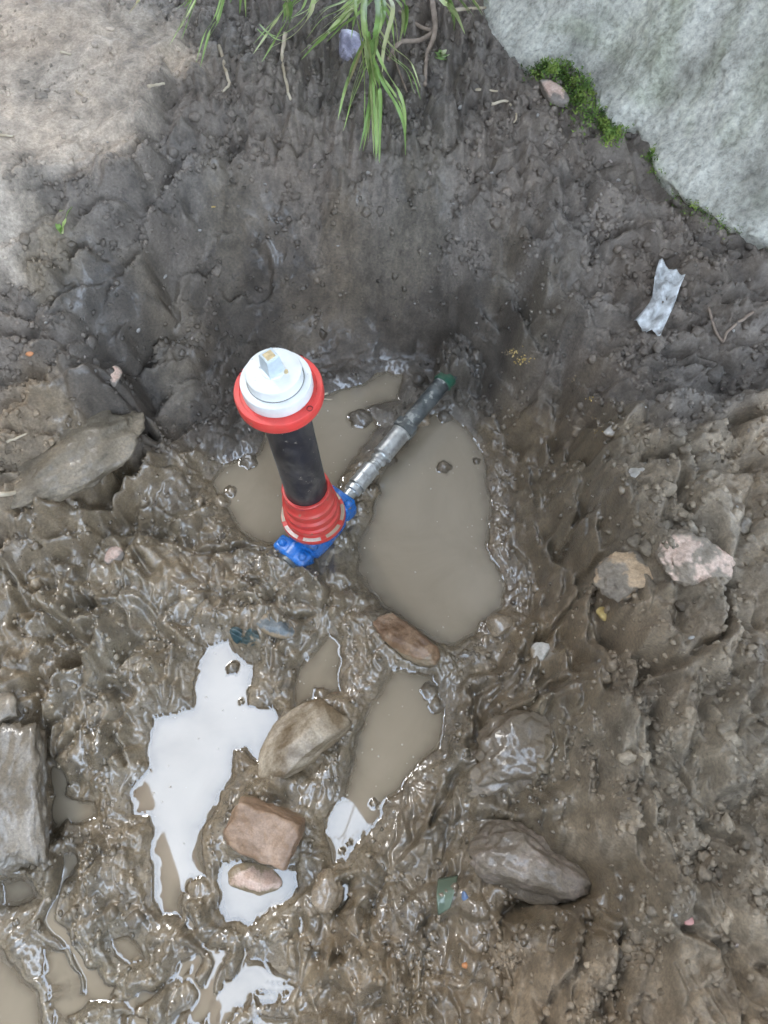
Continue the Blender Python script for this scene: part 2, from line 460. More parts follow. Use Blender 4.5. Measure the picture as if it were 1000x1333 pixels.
# open cracks between the slumped lumps
CRK = [
    ([(735, 440, .28), (768, 505, .27), (776, 580, .25), (768, 680, .22), (800, 820, .22), (865, 892, .22)], .045, .010),
    ([(596, 975, .02), (640, 890, .05), (690, 835, .09), (752, 785, .15)], .028, .007),
    ([(555, 1075, .04), (600, 1000, .05), (680, 930, .09), (770, 868, .16)], .030, .008),
    ([(840, 905, .24), (915, 845, .28), (965, 755, .31)], .035, .008),
    ([(905, 655, .31), (868, 628, .3), (845, 590, .29), (800, 585, .28)], .030, .007),
    ([(640, 1205, .09), (700, 1178, .11), (775, 1165, .16), (770, 1110, .17)], .045, .013),
    ([(30, 745, .1), (110, 830, .08), (60, 930, .07)], .030, .008),
    ([(150, 520, .18), (195, 600, .11), (165, 690, .08), (205, 745, .06)], .030, .009),
    ([(20, 705, .13), (100, 668, .11), (172, 560, .15)], .040, .011),
    ([(120, 470, .25), (182, 405, .27), (205, 330, .3), (255, 268, .33)], .030, .009),
    ([(440, 1140, .05), (452, 1195, .05), (448, 1260, .05)], .040, .011),
    ([(225, 1195, .03), (285, 1240, .03), (262, 1330, .03)], .022, .008),
    ([(165, 1105, .03), (200, 1170, .03), (240, 1205, .03)], .020, .007),
    ([(70, 1120, .04), (68, 1200, .04), (150, 1290, .03)], .030, .009),
    ([(625, 1215, .08), (665, 1280, .10), (655, 1345, .10)], .028, .007),
    ([(780, 1225, .19), (830, 1285, .21), (822, 1340, .21)], .030, .008),
    ([(880, 990, .26), (905, 1060, .27), (985, 1110, .29)], .025, .006),
    ([(545, 348, .25), (640, 345, .27), (712, 368, .29)], .026, .008),
    ([(205, 690, .05), (280, 712, .05), (352, 722, .04)], .018, .007),
    ([(660, 205, .37), (735, 262, .36), (830, 300, .36)], .022, .007),
    ([(830, 470, .30), (905, 462, .32), (995, 500, .33)], .026, .008),
    ([(100, 870, .07), (160, 905, .055), (150, 985, .05)], .024, .008),
    ([(330, 760, .05), (400, 800, .04), (370, 850, .03)], .016, .006),
    ([(870, 1180, .26), (935, 1210, .27), (990, 1290, .28)], .026, .007),
    ([(250, 250, .33), (340, 300, .28), (300, 370, .2)], .016, .007),
]
for pts_, dep, wd_ in CRK:
    dl, sg = line_sd(pts_)
    wv = wd_ * (.65 + .9 * sstep(-.4, .4, gnoise(X / .05, Y / .05, 181)))
    H -= np.where(SD > .012, dep * np.exp(-(dl / wv) ** 2) * sstep(-.45, .1, gnoise(X / .08, Y / .08, 183)) - .35 * dep * np.exp(-((dl - 2.6 * wv) / (1.6 * wv)) ** 2), 0)

# pits and overhangs the photograph shows
for (px, py, z, rr, dep) in ((868, 348, .33, .022, .05), (750, 1150, .14, .05, .06), (60, 1010, .05, .022, .05), (70, 1050, .04, .022, .045), (50, 960, .07, .02, .045), (880, 640, .3, .015, .03), (800, 160, .38, .04, .04)):
    c = W(px, py, deep(z))
    dd = ((X - c[0]) ** 2 + (Y - c[1]) ** 2) / rr ** 2
    H -= (dep * np.exp(-dd)).astype(np.float32)

# the ground stays below and in front of the poured concrete
EDGE = np.array([W(x, y, deep(.37))[:2] for x, y in [(560, -160), (620, -30), (640, 40), (660, 72), (690, 92), (715, 96), (742, 92), (768, 112), (778, 135), (800, 158), (836, 168), (850, 188), (862, 214), (892, 250), (925, 272), (960, 292), (1000, 314), (1060, 350), (1200, 440)]])
mE = (X > -.3) & (X < 2.2) & (Y > .3) & (Y < 3.2)
xe, ye = X[mE], Y[mE]
bb = np.full(xe.shape, 9.0); ss = np.ones(xe.shape)
for i in range(len(EDGE) - 1):
    e = EDGE[i + 1] - EDGE[i]
    t = np.clip(((xe - EDGE[i, 0]) * e[0] + (ye - EDGE[i, 1]) * e[1]) / (e @ e), 0, 1)
    d = np.hypot(xe - EDGE[i, 0] - t * e[0], ye - EDGE[i, 1] - t * e[1])
    s_ = np.sign(e[0] * (ye - EDGE[i, 1]) - e[1] * (xe - EDGE[i, 0]))
    nb = d < bb
    bb = np.where(nb, d, bb); ss = np.where(nb, s_, ss)
inner = np.where(ss > 0, bb, -bb)
H[mE] = H[mE] * (1 - sstep(-.03, .02, inner)) + np.minimum(H[mE], .425 - .10 * sstep(0, .05, inner)) * sstep(-.03, .02, inner)

far = sstep(1.06, 2.2, np.abs(S)) + sstep(Y1, Y1 + 1, Y) + sstep(Y0, Y0 - 1, Y)
dd = np.hypot(X - .168, Y - 1.060) / (.056 * (1 + .45 * gnoise(X / .045, Y / .045, 171) + .3 * gnoise(X / .02, Y / .02, 172)))
H = np.where(dd < 1.8, np.maximum(H, .122 * np.clip(1.25 - .8 * dd ** 2, -1, 1) + .030 * (d2 - .4) + .010 * d3 - .02 * np.exp(-e2 / .1)), H)
H = H.astype(np.float32)


def Hq(x, y):
    x = np.asarray(x, np.float64); y = np.asarray(y, np.float64)
    r = np.interp(y, y_all, np.arange(NY)); c = np.interp(x / wid(y), s_all, np.arange(NX))
    r0 = np.clip(r.astype(int), 0, NY - 2); c0 = np.clip(c.astype(int), 0, NX - 2)
    fr, fc = r - r0, c - c0
    return (H[r0, c0] * (1 - fr) * (1 - fc) + H[r0 + 1, c0] * fr * (1 - fc) + H[r0, c0 + 1] * (1 - fr) * fc + H[r0 + 1, c0 + 1] * fr * fc)


def G(px, py, lift=0.0):
    """the point of the ground (or water) the photograph shows at a pixel"""
    r = ray(px, py)
    ts = np.linspace(.55, 1.06, 1500) * (-CAM_H / r[2])
    P = ts[:, None] * r
    P[:, 2] += CAM_H
    hit = np.nonzero(P[:, 2] <= np.maximum(Hq(P[:, 0], P[:, 1]), 0))[0]
    p = P[hit[0]] if len(hit) else P[-1]
    return Vector((p[0], p[1], p[2] + lift))


def pxm(px, py):
    """metres per photograph pixel where the ground is seen"""
    g = G(px, py)
    return (Vector((0, 0, CAM_H)) - g).length / Vector(ray(px, py)).length


# mud squeezed up around the stones that sit in it: pixel, half sizes in pixels, turn, height
for (px, py, a_, c_, rz, hh) in ((400, 965, 66, 42, 42, .014), (347, 1082, 52, 38, -22, .010), (14, 1042, 54, 84, 14, .012), (88, 598, 106, 50, 38, .05), (690, 985, 84, 56, 24, .03), (690, 1122, 82, 42, -14, .016), (905, 728, 48, 38, -20, .016), (818, 752, 44, 34, 10, .016), (527, 832, 52, 22, -38, .006)):
    g = G(px, py); k = pxm(px, py)
    ca_, sa_ = math.cos(R(rz)), math.sin(R(rz))
    m_ = (np.abs(X - g.x) < .4) & (np.abs(Y - g.y) < .4)
    x, y = X[m_] - g.x, Y[m_] - g.y
    dd = np.hypot((x * ca_ + y * sa_) / (a_ * k), (-x * sa_ + y * ca_) / (c_ * k * 1.12)) + .12 * gnoise(X[m_] / .05, Y[m_] / .05, 141)
    H[m_] += (hh * np.exp(-((dd - 1.02) / .22) ** 2) * np.where(SD[m_] > .004, 1, .0)).astype(np.float32)


# ------------------------------------------------------------------ material helper
def new_mat(name):
    m = bpy.data.materials.new(name)
    m.use_nodes = True
    t = m.node_tree
    return m, t.nodes, t.links, t.nodes['Principled BSDF']


def nd(ns, typ, **kw):
    x = ns.new(typ)
    for k, v in kw.items():
        if k.startswith('i'):
            x.inputs[int(k[1:])].default_value = v
        else:
            setattr(x, k, v)
    return x


def noise_node(ns, ls, scale, detail=4, rough=.55, coord='Object', dist=0):
    tc = nd(ns, 'ShaderNodeTexCoord')
    t = nd(ns, 'ShaderNodeTexNoise')
    t.inputs['Scale'].default_value = scale
    t.inputs['Detail'].default_value = detail
    t.inputs['Roughness'].default_value = rough
    t.inputs['Distortion'].default_value = dist
    ls.new(tc.outputs[coord], t.inputs['Vector'])
    return t


def ramp(ns, ls, src, stops):
    r = nd(ns, 'ShaderNodeValToRGB')
    e = r.color_ramp.elements
    while len(e) < len(stops):
        e.new(.5)
    for el, (p, c) in zip(e, stops):
        el.position = p
        el.color = (c[0], c[1], c[2], 1) if not isinstance(c, (int, float)) else (c, c, c, 1)
    ls.new(src, r.inputs[0])
    return r


def bump(ns, ls, bsdf, src, strength, dist):
    b = nd(ns, 'ShaderNodeBump')
    b.inputs['Strength'].default_value = strength
    b.inputs['Distance'].default_value = dist
    ls.new(src, b.inputs['Height'])
    prev = bsdf.inputs['Normal'].links
    if prev:
        ls.new(prev[0].from_socket, b.inputs['Normal'])
    ls.new(b.outputs[0], bsdf.inputs['Normal'])
    return b


MUD = (.235, .178, .112)


def paint(name, col, rough=.4, metal=0, mud=.5, mudcol=MUD, var=.15, scale=60, spec=.5, splat_scale=55):
    """painted or plastic or metal surface with mud splashes; mud 0..1 is how much"""
    m, ns, ls, b = new_mat(name)
    b.inputs['Metallic'].default_value = metal
    b.inputs['Specular IOR Level'].default_value = spec
    n1 = noise_node(ns, ls, scale, 5)
    r1 = ramp(ns, ls, n1.outputs[0], [(.3, [c * (1 - var) for c in col]), (.7, [min(1, c * (1 + var)) for c in col])])
    n2 = noise_node(ns, ls, splat_scale, 7, .68, dist=.4)
    r2 = ramp(ns, ls, n2.outputs[0], [(.72 - .22 * mud, 0), (.76 - .2 * mud, 1)])
    mx = nd(ns, 'ShaderNodeMix', data_type='RGBA')
    mx.inputs[7].default_value = (*mudcol, 1)
    ls.new(r2.outputs[0], mx.inputs[0])
    ls.new(r1.outputs[0], mx.inputs[6])
    n3 = noise_node(ns, ls, 18, 5, .65, dist=.8)
    r3 = ramp(ns, ls, n3.outputs[0], [(.42, 0), (.68, .05 + .42 * mud)])
    mx3 = nd(ns, 'ShaderNodeMix', data_type='RGBA')
    mx3.inputs[7].default_value = (*[c * 1.1 for c in mudcol], 1)
    ls.new(r3.outputs[0], mx3.inputs[0]); ls.new(mx.outputs[2], mx3.inputs[6])
    ls.new(mx3.outputs[2], b.inputs['Base Color'])
    rr = nd(ns, 'ShaderNodeMapRange')
    rr.inputs[3].default_value = rough * .8
    rr.inputs[4].default_value = min(1, rough * 1.5)
    ls.new(n2.outputs[0], rr.inputs[0])
    ls.new(rr.outputs[0], b.inputs['Roughness'])
    if metal:
        mm = nd(ns, 'ShaderNodeMath', operation='SUBTRACT')
        mm.inputs[0].default_value = metal
        ls.new(r2.outputs[0], mm.inputs[1])
        mm.use_clamp = True
        ls.new(mm.outputs[0], b.inputs['Metallic'])
    bump(ns, ls, b, r2.outputs[0], .3, .0006)
    bump(ns, ls, b, n1.outputs[0], .12, .001)
    return m


def tag(o, label=None, cat=None, group=None, kind=None):
    for k, v in (('label', label), ('category', cat), ('group', group), ('kind', kind)):
        if v:
            o[k] = v
    return o


def link(name, me, mat, parent=None):
    o = bpy.data.objects.new(name, me)
    COL.objects.link(o)
    if mat is not None:
        me.materials.append(mat)
    if parent is not None:
        o.parent = parent
    return o


def mesh(name, verts, faces, mat, parent=None, smooth=True):
    me = bpy.data.meshes.new(name)
    me.from_pydata([tuple(v) for v in verts], [], faces)
    me.update()
    if smooth:
        me.polygons.foreach_set('use_smooth', [True] * len(me.polygons))
    return link(name, me, mat, parent)


def empty(name, loc, rot=None):
    o = bpy.data.objects.new(name, None)
    o.empty_display_size = .05
    COL.objects.link(o)
    o.location = loc
    if rot is not None:
        o.rotation_euler = rot
    return o


def sharp(o, ang=35):
    me = o.data
    bm = bmesh.new(); bm.from_mesh(me)
    for e in bm.edges:
        if len(e.link_faces) == 2 and e.calc_face_angle(0) > R(ang):
            e.smooth = False
    bm.to_mesh(me); bm.free()
    return o


# ------------------------------------------------------------------ ground mesh
def grid_mesh(name, V, nr, nc, keep=None):
    me = bpy.data.meshes.new(name)
    idx = np.arange(nr * nc, dtype=np.int32).reshape(nr, nc)
    f = np.stack([idx[:-1, :-1], idx[:-1, 1:], idx[1:, 1:], idx[1:, :-1]], -1).reshape(-1, 4)
    if keep is not None:
        f = f[keep.ravel()]
        used = np.unique(f)
        rm = np.full(nr * nc, -1, np.int32); rm[used] = np.arange(len(used))
        f = rm[f]; V = V[used]
    else:
        used = None
    me.vertices.add(len(V)); me.vertices.foreach_set('co', V.astype(np.float32).ravel())
    me.loops.add(f.size); me.loops.foreach_set('vertex_index', f.ravel().astype(np.int32))
    me.polygons.add(len(f))
    me.polygons.foreach_set('loop_start', np.arange(0, f.size, 4, dtype=np.int32))
    me.polygons.foreach_set('use_smooth', np.ones(len(f), bool))
    me.update(calc_edges=True)
    return me, used


Hm = np.where(far > 0, H + 0, H)
V = np.stack([X, Y, Hm], -1).reshape(-1, 3)
gme, _ = grid_mesh('ground', V, NY, NX)

tint = 1 + .46 * fbm(XN / .11, YN / .11, 4, 91) + .55 * fbm(XN / .03, YN / .03, 4, 92) + .16 * (r2 - .5) * crm + .10 * (r3 - .5)
warm = .10 * fbm(X / .3, Y / .3, 3, 95)
colr = Zn[..., :3] * tint[..., None]
colr[..., 0] *= 1 + warm; colr[..., 2] *= 1 - warm
wetv = np.clip(wet + .35 * fbm(X / .09, Y / .09, 3, 97) + .35 * sstep(.05, 0, SD), 0, 1)
ca = np.concatenate([np.clip(colr, .02, .8), np.ones(X.shape + (1,), np.float32)], -1).astype(np.float32)
at = gme.attributes.new('soil', 'FLOAT_COLOR', 'POINT'); at.data.foreach_set('color', ca.ravel())
aw = gme.attributes.new('wet', 'FLOAT', 'POINT'); aw.data.foreach_set('value', wetv.astype(np.float32).ravel())

m, ns, ls, b = new_mat('mud_and_soil')
a1 = nd(ns, 'ShaderNodeAttribute', attribute_name='soil')
a2 = nd(ns, 'ShaderNodeAttribute', attribute_name='wet')
nf = noise_node(ns, ls, 170, 7, .68)
ng = noise_node(ns, ls, 900, 3, .6)
mm = nd(ns, 'ShaderNodeMix', data_type='RGBA', blend_type='MULTIPLY')
rf = ramp(ns, ls, nf.outputs[0], [(.28, (.50, .49, .48)), (.5, (.95, .95, .95)), (.74, (1.5, 1.48, 1.45))])
mm.inputs[0].default_value = .8
ls.new(a1.outputs['Color'], mm.inputs[6]); ls.new(rf.outputs[0], mm.inputs[7])
ls.new(mm.outputs[2], b.inputs['Base Color'])
mr = nd(ns, 'ShaderNodeMapRange')
mr.inputs[3].default_value = .80; mr.inputs[4].default_value = .22
ls.new(a2.outputs['Fac'], mr.inputs[0])
ma = nd(ns, 'ShaderNodeMath', operation='MULTIPLY_ADD')
ma.inputs[1].default_value = .35; ls.new(ng.outputs[0], ma.inputs[0])
ms = nd(ns, 'ShaderNodeMath', operation='SUBTRACT'); ms.inputs[1].default_value = .17
ls.new(mr.outputs[0], ma.inputs[2]); ls.new(ma.outputs[0], ms.inputs[0]); ms.use_clamp = True
ls.new(ms.outputs[0], b.inputs['Roughness'])
b.inputs['Specular IOR Level'].default_value = .5
cw = nd(ns, 'ShaderNodeMapRange'); cw.inputs[1].default_value = .48; cw.inputs[2].default_value = 1.02
nw = noise_node(ns, ls, 30, 7, .78)
aw_ = nd(ns, 'ShaderNodeMath', operation='ADD'); ls.new(a2.outputs['Fac'], aw_.inputs[0])
sw_ = nd(ns, 'ShaderNodeMath', operation='SUBTRACT'); sw_.inputs[1].default_value = .5; ls.new(nw.outputs[0], sw_.inputs[0])
ls.new(sw_.outputs[0], aw_.inputs[1]); ls.new(aw_.outputs[0], cw.inputs[0])
ls.new(cw.outputs[0], b.inputs['Coat Weight'])
b.inputs['Coat Roughness'].default_value = .075
b.inputs['Coat IOR'].default_value = 1.65
bump(ns, ls, b, nf.outputs[0], .6, .005)
bump(ns, ls, b, ng.outputs[0], .35, .0012)
nc_ = noise_node(ns, ls, 130, 4, .6)
bc = nd(ns, 'ShaderNodeBump'); bc.inputs['Strength'].default_value = .32; bc.inputs['Distance'].default_value = .0016
ls.new(nc_.outputs[0], bc.inputs['Height']); ls.new(bc.outputs[0], b.inputs['Coat Normal'])
M_SOIL = m
ground = link('ground', gme, M_SOIL)
tag(ground, 'muddy excavated ground with a pit and crumbly banks', None, None, 'structure')

# ------------------------------------------------------------------ water
m, ns, ls, b = new_mat('muddy_water')
b.inputs['Roughness'].default_value = .6
b.inputs['Specular IOR Level'].default_value = 0
ng2 = noise_node(ns, ls, 6, 5, .6, dist=.8)
rg = ramp(ns, ls, ng2.outputs[0], [(.34, (.240, .198, .142)), (.5, (.262, .218, .157)), (.68, (.282, .236, .172))])
ls.new(rg.outputs[0], b.inputs['Base Color'])
dp = nd(ns, 'ShaderNodeAttribute', attribute_name='murk')
tr = nd(ns, 'ShaderNodeBsdfTransparent'); tr.inputs[0].default_value = (.86, .78, .66, 1)
m1 = nd(ns, 'ShaderNodeMixShader'); ls.new(dp.outputs['Fac'], m1.inputs[0]); ls.new(tr.outputs[0], m1.inputs[1]); ls.new(b.outputs[0], m1.inputs[2])
gl = nd(ns, 'ShaderNodeBsdfGlossy'); gl.inputs['Roughness'].default_value = .015
fr_ = nd(ns, 'ShaderNodeFresnel'); fr_.inputs[0].default_value = 1.80
m2_ = nd(ns, 'ShaderNodeMixShader'); ls.new(fr_.outputs[0], m2_.inputs[0]); ls.new(m1.outputs[0], m2_.inputs[1]); ls.new(gl.outputs[0], m2_.inputs[2])
ls.new(m2_.outputs[0], ns['Material Output'].inputs[0])
M_WATER = m
jr0, jr1 = np.searchsorted(y_all, (-.33, 1.16))
Xs, Ys, Hs, Ws, SDs = X[jr0:jr1], Y[jr0:jr1], H[jr0:jr1], WHICH[jr0:jr1], SD[jr0:jr1]
zw = .0017 * np.exp(np.minimum(Hs, .0004) / .0018) * (.35 + .9 * sstep(-.3, .4, gnoise(Xs / .035, Ys / .035, 161)))
murk = 1 - np.exp(-np.maximum(zw - Hs, 0) / .0045)
lim = np.where(Ws >= 0, .0012, -.0003)
ok = (Hs < .004)
fk = ok[:-1, :-1] | ok[:-1, 1:] | ok[1:, 1:] | ok[1:, :-1]
low = np.minimum(np.minimum(Hs[:-1, :-1], Hs[:-1, 1:]), np.minimum(Hs[1:, 1:], Hs[1:, :-1])) < .0018
infr = np.abs(S[jr0:jr1][:-1, :-1]) < 1.06
PLAB = {
    'behind': 'brown puddle behind the red and black valve, left of the pipe',
    'right': 'largest brown puddle, right of the valve and its steel pipe',
    'lower': 'long narrow puddle below the rusty wedge stone, white at its lower end',
    'triangle': 'small brown triangular puddle above the tan boulder',
    'left': 'white reflecting puddle left of the tan boulder',
    'stone': 'shallow bright puddle under the reddish block stone',
    'corner': 'olive puddle cut by the lower left corner of the photo',
    'small': 'small bright puddle in the lumpy mud at lower left',
    'edge': 'small puddle under the grey slab at the left edge',
    'film': 'thin water film beside the dark gap of the grey slab',
    'bottom': 'tiny bright puddle at the bottom edge of the photo',
}
Wq = Ws[:-1, :-1]
for i, k in enumerate(POOLS):
    kp = fk & low & infr & (Wq == i)
    if kp.sum() < 4:
        continue
    me, used = grid_mesh('puddle', np.stack([Xs, Ys, zw], -1).reshape(-1, 3), *Xs.shape, keep=kp)
    a_ = me.attributes.new('murk', 'FLOAT', 'POINT'); a_.data.foreach_set('value', murk.ravel()[used].astype(np.float32))
    o = link('puddle', me, M_WATER)
    tag(o, PLAB[k], None, 'muddy puddles in the pit', 'structure')

# ------------------------------------------------------------------ the two house fronts of the alley (seen reflected in the puddles)
m, ns, ls, b = new_mat('house_plaster')
t = noise_node(ns, ls, 2.5, 5); r = ramp(ns, ls, t.outputs[0], [(.3, (.50, .47, .42)), (.7, (.60, .57, .52))])
ls.new(r.outputs[0], b.inputs['Base Color']); b.inputs['Roughness'].default_value = .9
t2 = noise_node(ns, ls, 60, 4); bump(ns, ls, b, t2.outputs[0], .4, .004)
M_PLASTER = m
m, ns, ls, b = new_mat('eave_boards')
t = noise_node(ns, ls, 6, 5); r = ramp(ns, ls, t.outputs[0], [(.3, (.16, .11, .07)), (.7, (.24, .17, .11))])
ls.new(r.outputs[0], b.inputs['Base Color']); b.inputs['Roughness'].default_value = .7
M_BOARD = m
m, ns, ls, b = new_mat('roof_tiles')
t = noise_node(ns, ls, 3, 5); r = ramp(ns, ls, t.outputs[0], [(.3, (.22, .08, .05)), (.7, (.32, .13, .08))])
ls.new(r.outputs[0], b.inputs['Base Color']); b.inputs['Roughness'].default_value = .8
M_TILE = m

FD = Vector((-.579, .815, 0)).normalized()      # along the foundation
FN = Vector((.815, .579, 0)).normalized()       # away from the pit, into the house


def prism(name, poly, y0, y1, mat, frame, parent=None):
    """poly in (n, z), swept along the alley from y0 to y1"""
    vs_, k = [], len(poly)
    for yv in (y0, y1):
        for (a, z) in poly:
            p = frame[0] * a + frame[1] * yv
            vs_.append((p.x, p.y, z))
    fs = [tuple(range(k))[::-1], tuple(range(k, 2 * k))]
    fs += [(i, (i + 1) % k, k + (i + 1) % k, k + i) for i in range(k)]
    o = mesh(name, vs_, fs, mat, parent, smooth=False)
    bm = bmesh.new(); bm.from_mesh(o.data); bmesh.ops.recalc_face_normals(bm, faces=bm.faces); bm.to_mesh(o.data); bm.free()
    return o


fr = (FN, FD)
hA = empty('house', (0, 0, 0))
tag(hA, 'plastered house front with deep eave, reflected dark in the brown puddles', 'house', 'house fronts along the alley')
prism('wall', [(1.36, 1.03), (1.7, 1.03), (1.7, 4.3), (1.36, 4.3)], -9, 12, M_PLASTER, fr, hA)
prism('soffit', [(.20, 4.2), (1.355, 4.2), (1.355, 4.24), (.20, 4.24)], -9.2, 12.2, M_BOARD, fr, hA)
prism('roof', [(.17, 4.25), (5.5, 6.9), (5.5, 7.0), (.12, 4.33)], -9.3, 12.3, M_TILE, fr, hA)
frB = (Vector((.9, .43, 0)).normalized(), Vector((-.43, .9, 0)).normalized())
hB = empty('house', (0, 0, 0))
tag(hB, 'second plastered house across the alley, reflected at the lower left puddle', 'house', 'house fronts along the alley')
prism('wall', [(-3.4, -.2), (-3.0, -.2), (-3.0, 5.1), (-3.4, 5.1)], -9, 12, M_PLASTER, frB, hB)
prism('soffit', [(-2.99, 5.0), (-1.52, 5.0), (-1.52, 5.04), (-2.99, 5.04)], -9.2, 12.2, M_BOARD, frB, hB)
prism('roof', [(-1.48, 5.05), (-6.5, 7.6), (-6.5, 7.7), (-1.42, 5.13)], -9.3, 12.3, M_TILE, frB, hB)

cab = None
# ------------------------------------------------------------------ concrete foundation at the upper right
m, ns, ls, b = new_mat('rough_concrete')
t = noise_node(ns, ls, 7, 6, .6)
t2 = noise_node(ns, ls, 95, 7, .72)
t3 = noise_node(ns, ls, 3.2, 4, .6, dist=.6)
r = ramp(ns, ls, t.outputs[0], [(.34, (.27, .262, .222)), (.5, (.46, .45, .39)), (.66, (.63, .62, .545))])
rg = ramp(ns, ls, t3.outputs[0], [(.46, 0), (.64, 1)])
mx = nd(ns, 'ShaderNodeMix', data_type='RGBA'); mx.inputs[7].default_value = (.25, .275, .165, 1)
m2 = nd(ns, 'ShaderNodeMath', operation='MULTIPLY'); m2.inputs[1].default_value = .65
ls.new(rg.outputs[0], m2.inputs[0]); ls.new(m2.outputs[0], mx.inputs[0]); ls.new(r.outputs[0], mx.inputs[6])
mx2 = nd(ns, 'ShaderNodeMix', data_type='RGBA', blend_type='MULTIPLY'); mx2.inputs[0].default_value = .7
r2_ = ramp(ns, ls, t2.outputs[0], [(.34, (.40, .41, .40)), (.5, (1, 1, 1)), (.66, (1.45, 1.45, 1.42))])
ls.new(mx.outputs[2], mx2.inputs[6]); ls.new(r2_.outputs[0], mx2.inputs[7])
ls.new(mx2.outputs[2], b.inputs['Base Color']); b.inputs['Roughness'].default_value = .9
bump(ns, ls, b, t2.outputs[0], .8, .007)
M_CONC = m

edge_px = [(560, -160), (620, -30), (640, 40), (660, 72), (690, 92), (715, 96), (742, 92), (768, 112), (778, 135), (800, 158), (836, 168), (850, 188), (862, 214), (892, 250), (925, 272), (960, 292), (1000, 314), (1060, 350), (1200, 440)]
ep = np.array([W(x, y, deep(.37))[:2] for x, y in edge_px])
seg = np.r_[0, np.cumsum(np.linalg.norm(np.diff(ep, axis=0), axis=1))]
uu = np.linspace(0, seg[-1], 420)
ex, ey = np.interp(uu, seg, ep[:, 0]), np.interp(uu, seg, ep[:, 1])
n0 = np.interp(uu, [0, seg[-1]], [0, 1])
vv = np.linspace(0, 1, 150)
vals_h = .37 + .70 * vv                       # height
Vc = []
for j, hh in enumerate(vals_h):
    # the lower lip is undercut, above it the poured face leans back to a straight wall
    up = max(0, hh - .445)
    kblend = sstep(0, .45, np.array(up))
    lx, ly = ep[0, 0] + (ep[-1, 0] - ep[0, 0]) * n0, ep[0, 1] + (ep[-1, 1] - ep[0, 1]) * n0
    off = .02 * (hh < .445) * (.445 - hh) / .07 + .42 * up - .035 * math.exp(-(up / .05) ** 2) + .03
    px_ = ex * (1 - kblend) + (lx + FN.x * -.06) * kblend + FN.x * off
    py_ = ey * (1 - kblend) + (ly + FN.y * -.06) * kblend + FN.y * off
    nn = .022 * fbm(uu / .30, np.full_like(uu, hh / .30), 3, 151) + .016 * fbm(uu / .12, np.full_like(uu, hh / .12), 4, 101) + .007 * fbm(uu / .025, np.full_like(uu, hh / .025), 4, 111, .6)
    f1, f2, rd = worley(uu / .03, np.full_like(uu, hh / .03), 121)
    nn = nn - .006 * np.clip(1 - f1 / .35, 0, 1) * (rd > .6)
    Vc += list(zip(px_ - FN.x * nn, py_ - FN.y * nn, np.full_like(uu, hh) + .3 * nn))
top = [(v[0] + FN.x * .35, v[1] + FN.y * .35, 1.06) for v in Vc[-420:]]
Vc = np.array(Vc + top)
cme, _ = grid_mesh('foundation', Vc[:, :3], 151, 420)
cme.flip_normals()
conc = link('foundation', cme, M_CONC)
tag(conc, 'rough pale grey concrete foundation at the upper right with mossy lower edge', 'foundation')

# ------------------------------------------------------------------ moss
m, ns, ls, b = new_mat('moss_green')
t = noise_node(ns, ls, 45, 4); r = ramp(ns, ls, t.outputs[0], [(.32, (.03, .065, .012)), (.5, (.11, .19, .03)), (.66, (.27, .35, .07))])
ls.new(r.outputs[0], b.inputs['Base Color']); b.inputs['Roughness'].default_value = .8
M_MOSS = m


def moss(pts, num, label, zoff=.0, size=.006):
    vs_, fs = [], []
    for _ in range(num):
        px, py, sp = random.choice(pts)
        q = G(px + random.gauss(0, sp), py + random.gauss(0, sp * .8))
        c = q - FN * random.uniform(-.005, .012) + Vector((0, 0, random.uniform(-.004, .022) + zoff))
        a = Vector((random.gauss(0, 1), random.gauss(0, 1), random.gauss(.7, .6))).normalized() * size * random.uniform(.5, 1.4)
        s_ = a.cross(Vector((random.gauss(0, 1), random.gauss(0, 1), random.gauss(0, 1)))).normalized() * size * .35
        i = len(vs_)
        vs_ += [c - s_, c + s_, c + a]
        fs.append((i, i + 1, i + 2))
    o = mesh('moss', vs_, fs, M_MOSS, smooth=False)
    tag(o, label, 'moss', None, 'stuff')


moss([(745, 115, 14), (762, 140, 14), (780, 160, 12), (730, 95, 10), (795, 170, 8), (715, 92, 8), (755, 125, 16), (700, 92, 8), (800, 178, 7), (770, 118, 9)], 4200, 'bright green moss cushion in the notch of the concrete edge')
moss([(858, 218, 5), (866, 228, 5), (850, 206, 4)], 900, 'small moss tuft under the concrete edge, right of the large cushion', size=.005)
moss([(925, 282, 8), (945, 294, 8), (905, 272, 6), (885, 258, 6)], 900, 'faint thin moss along the concrete edge at far right', size=.004)

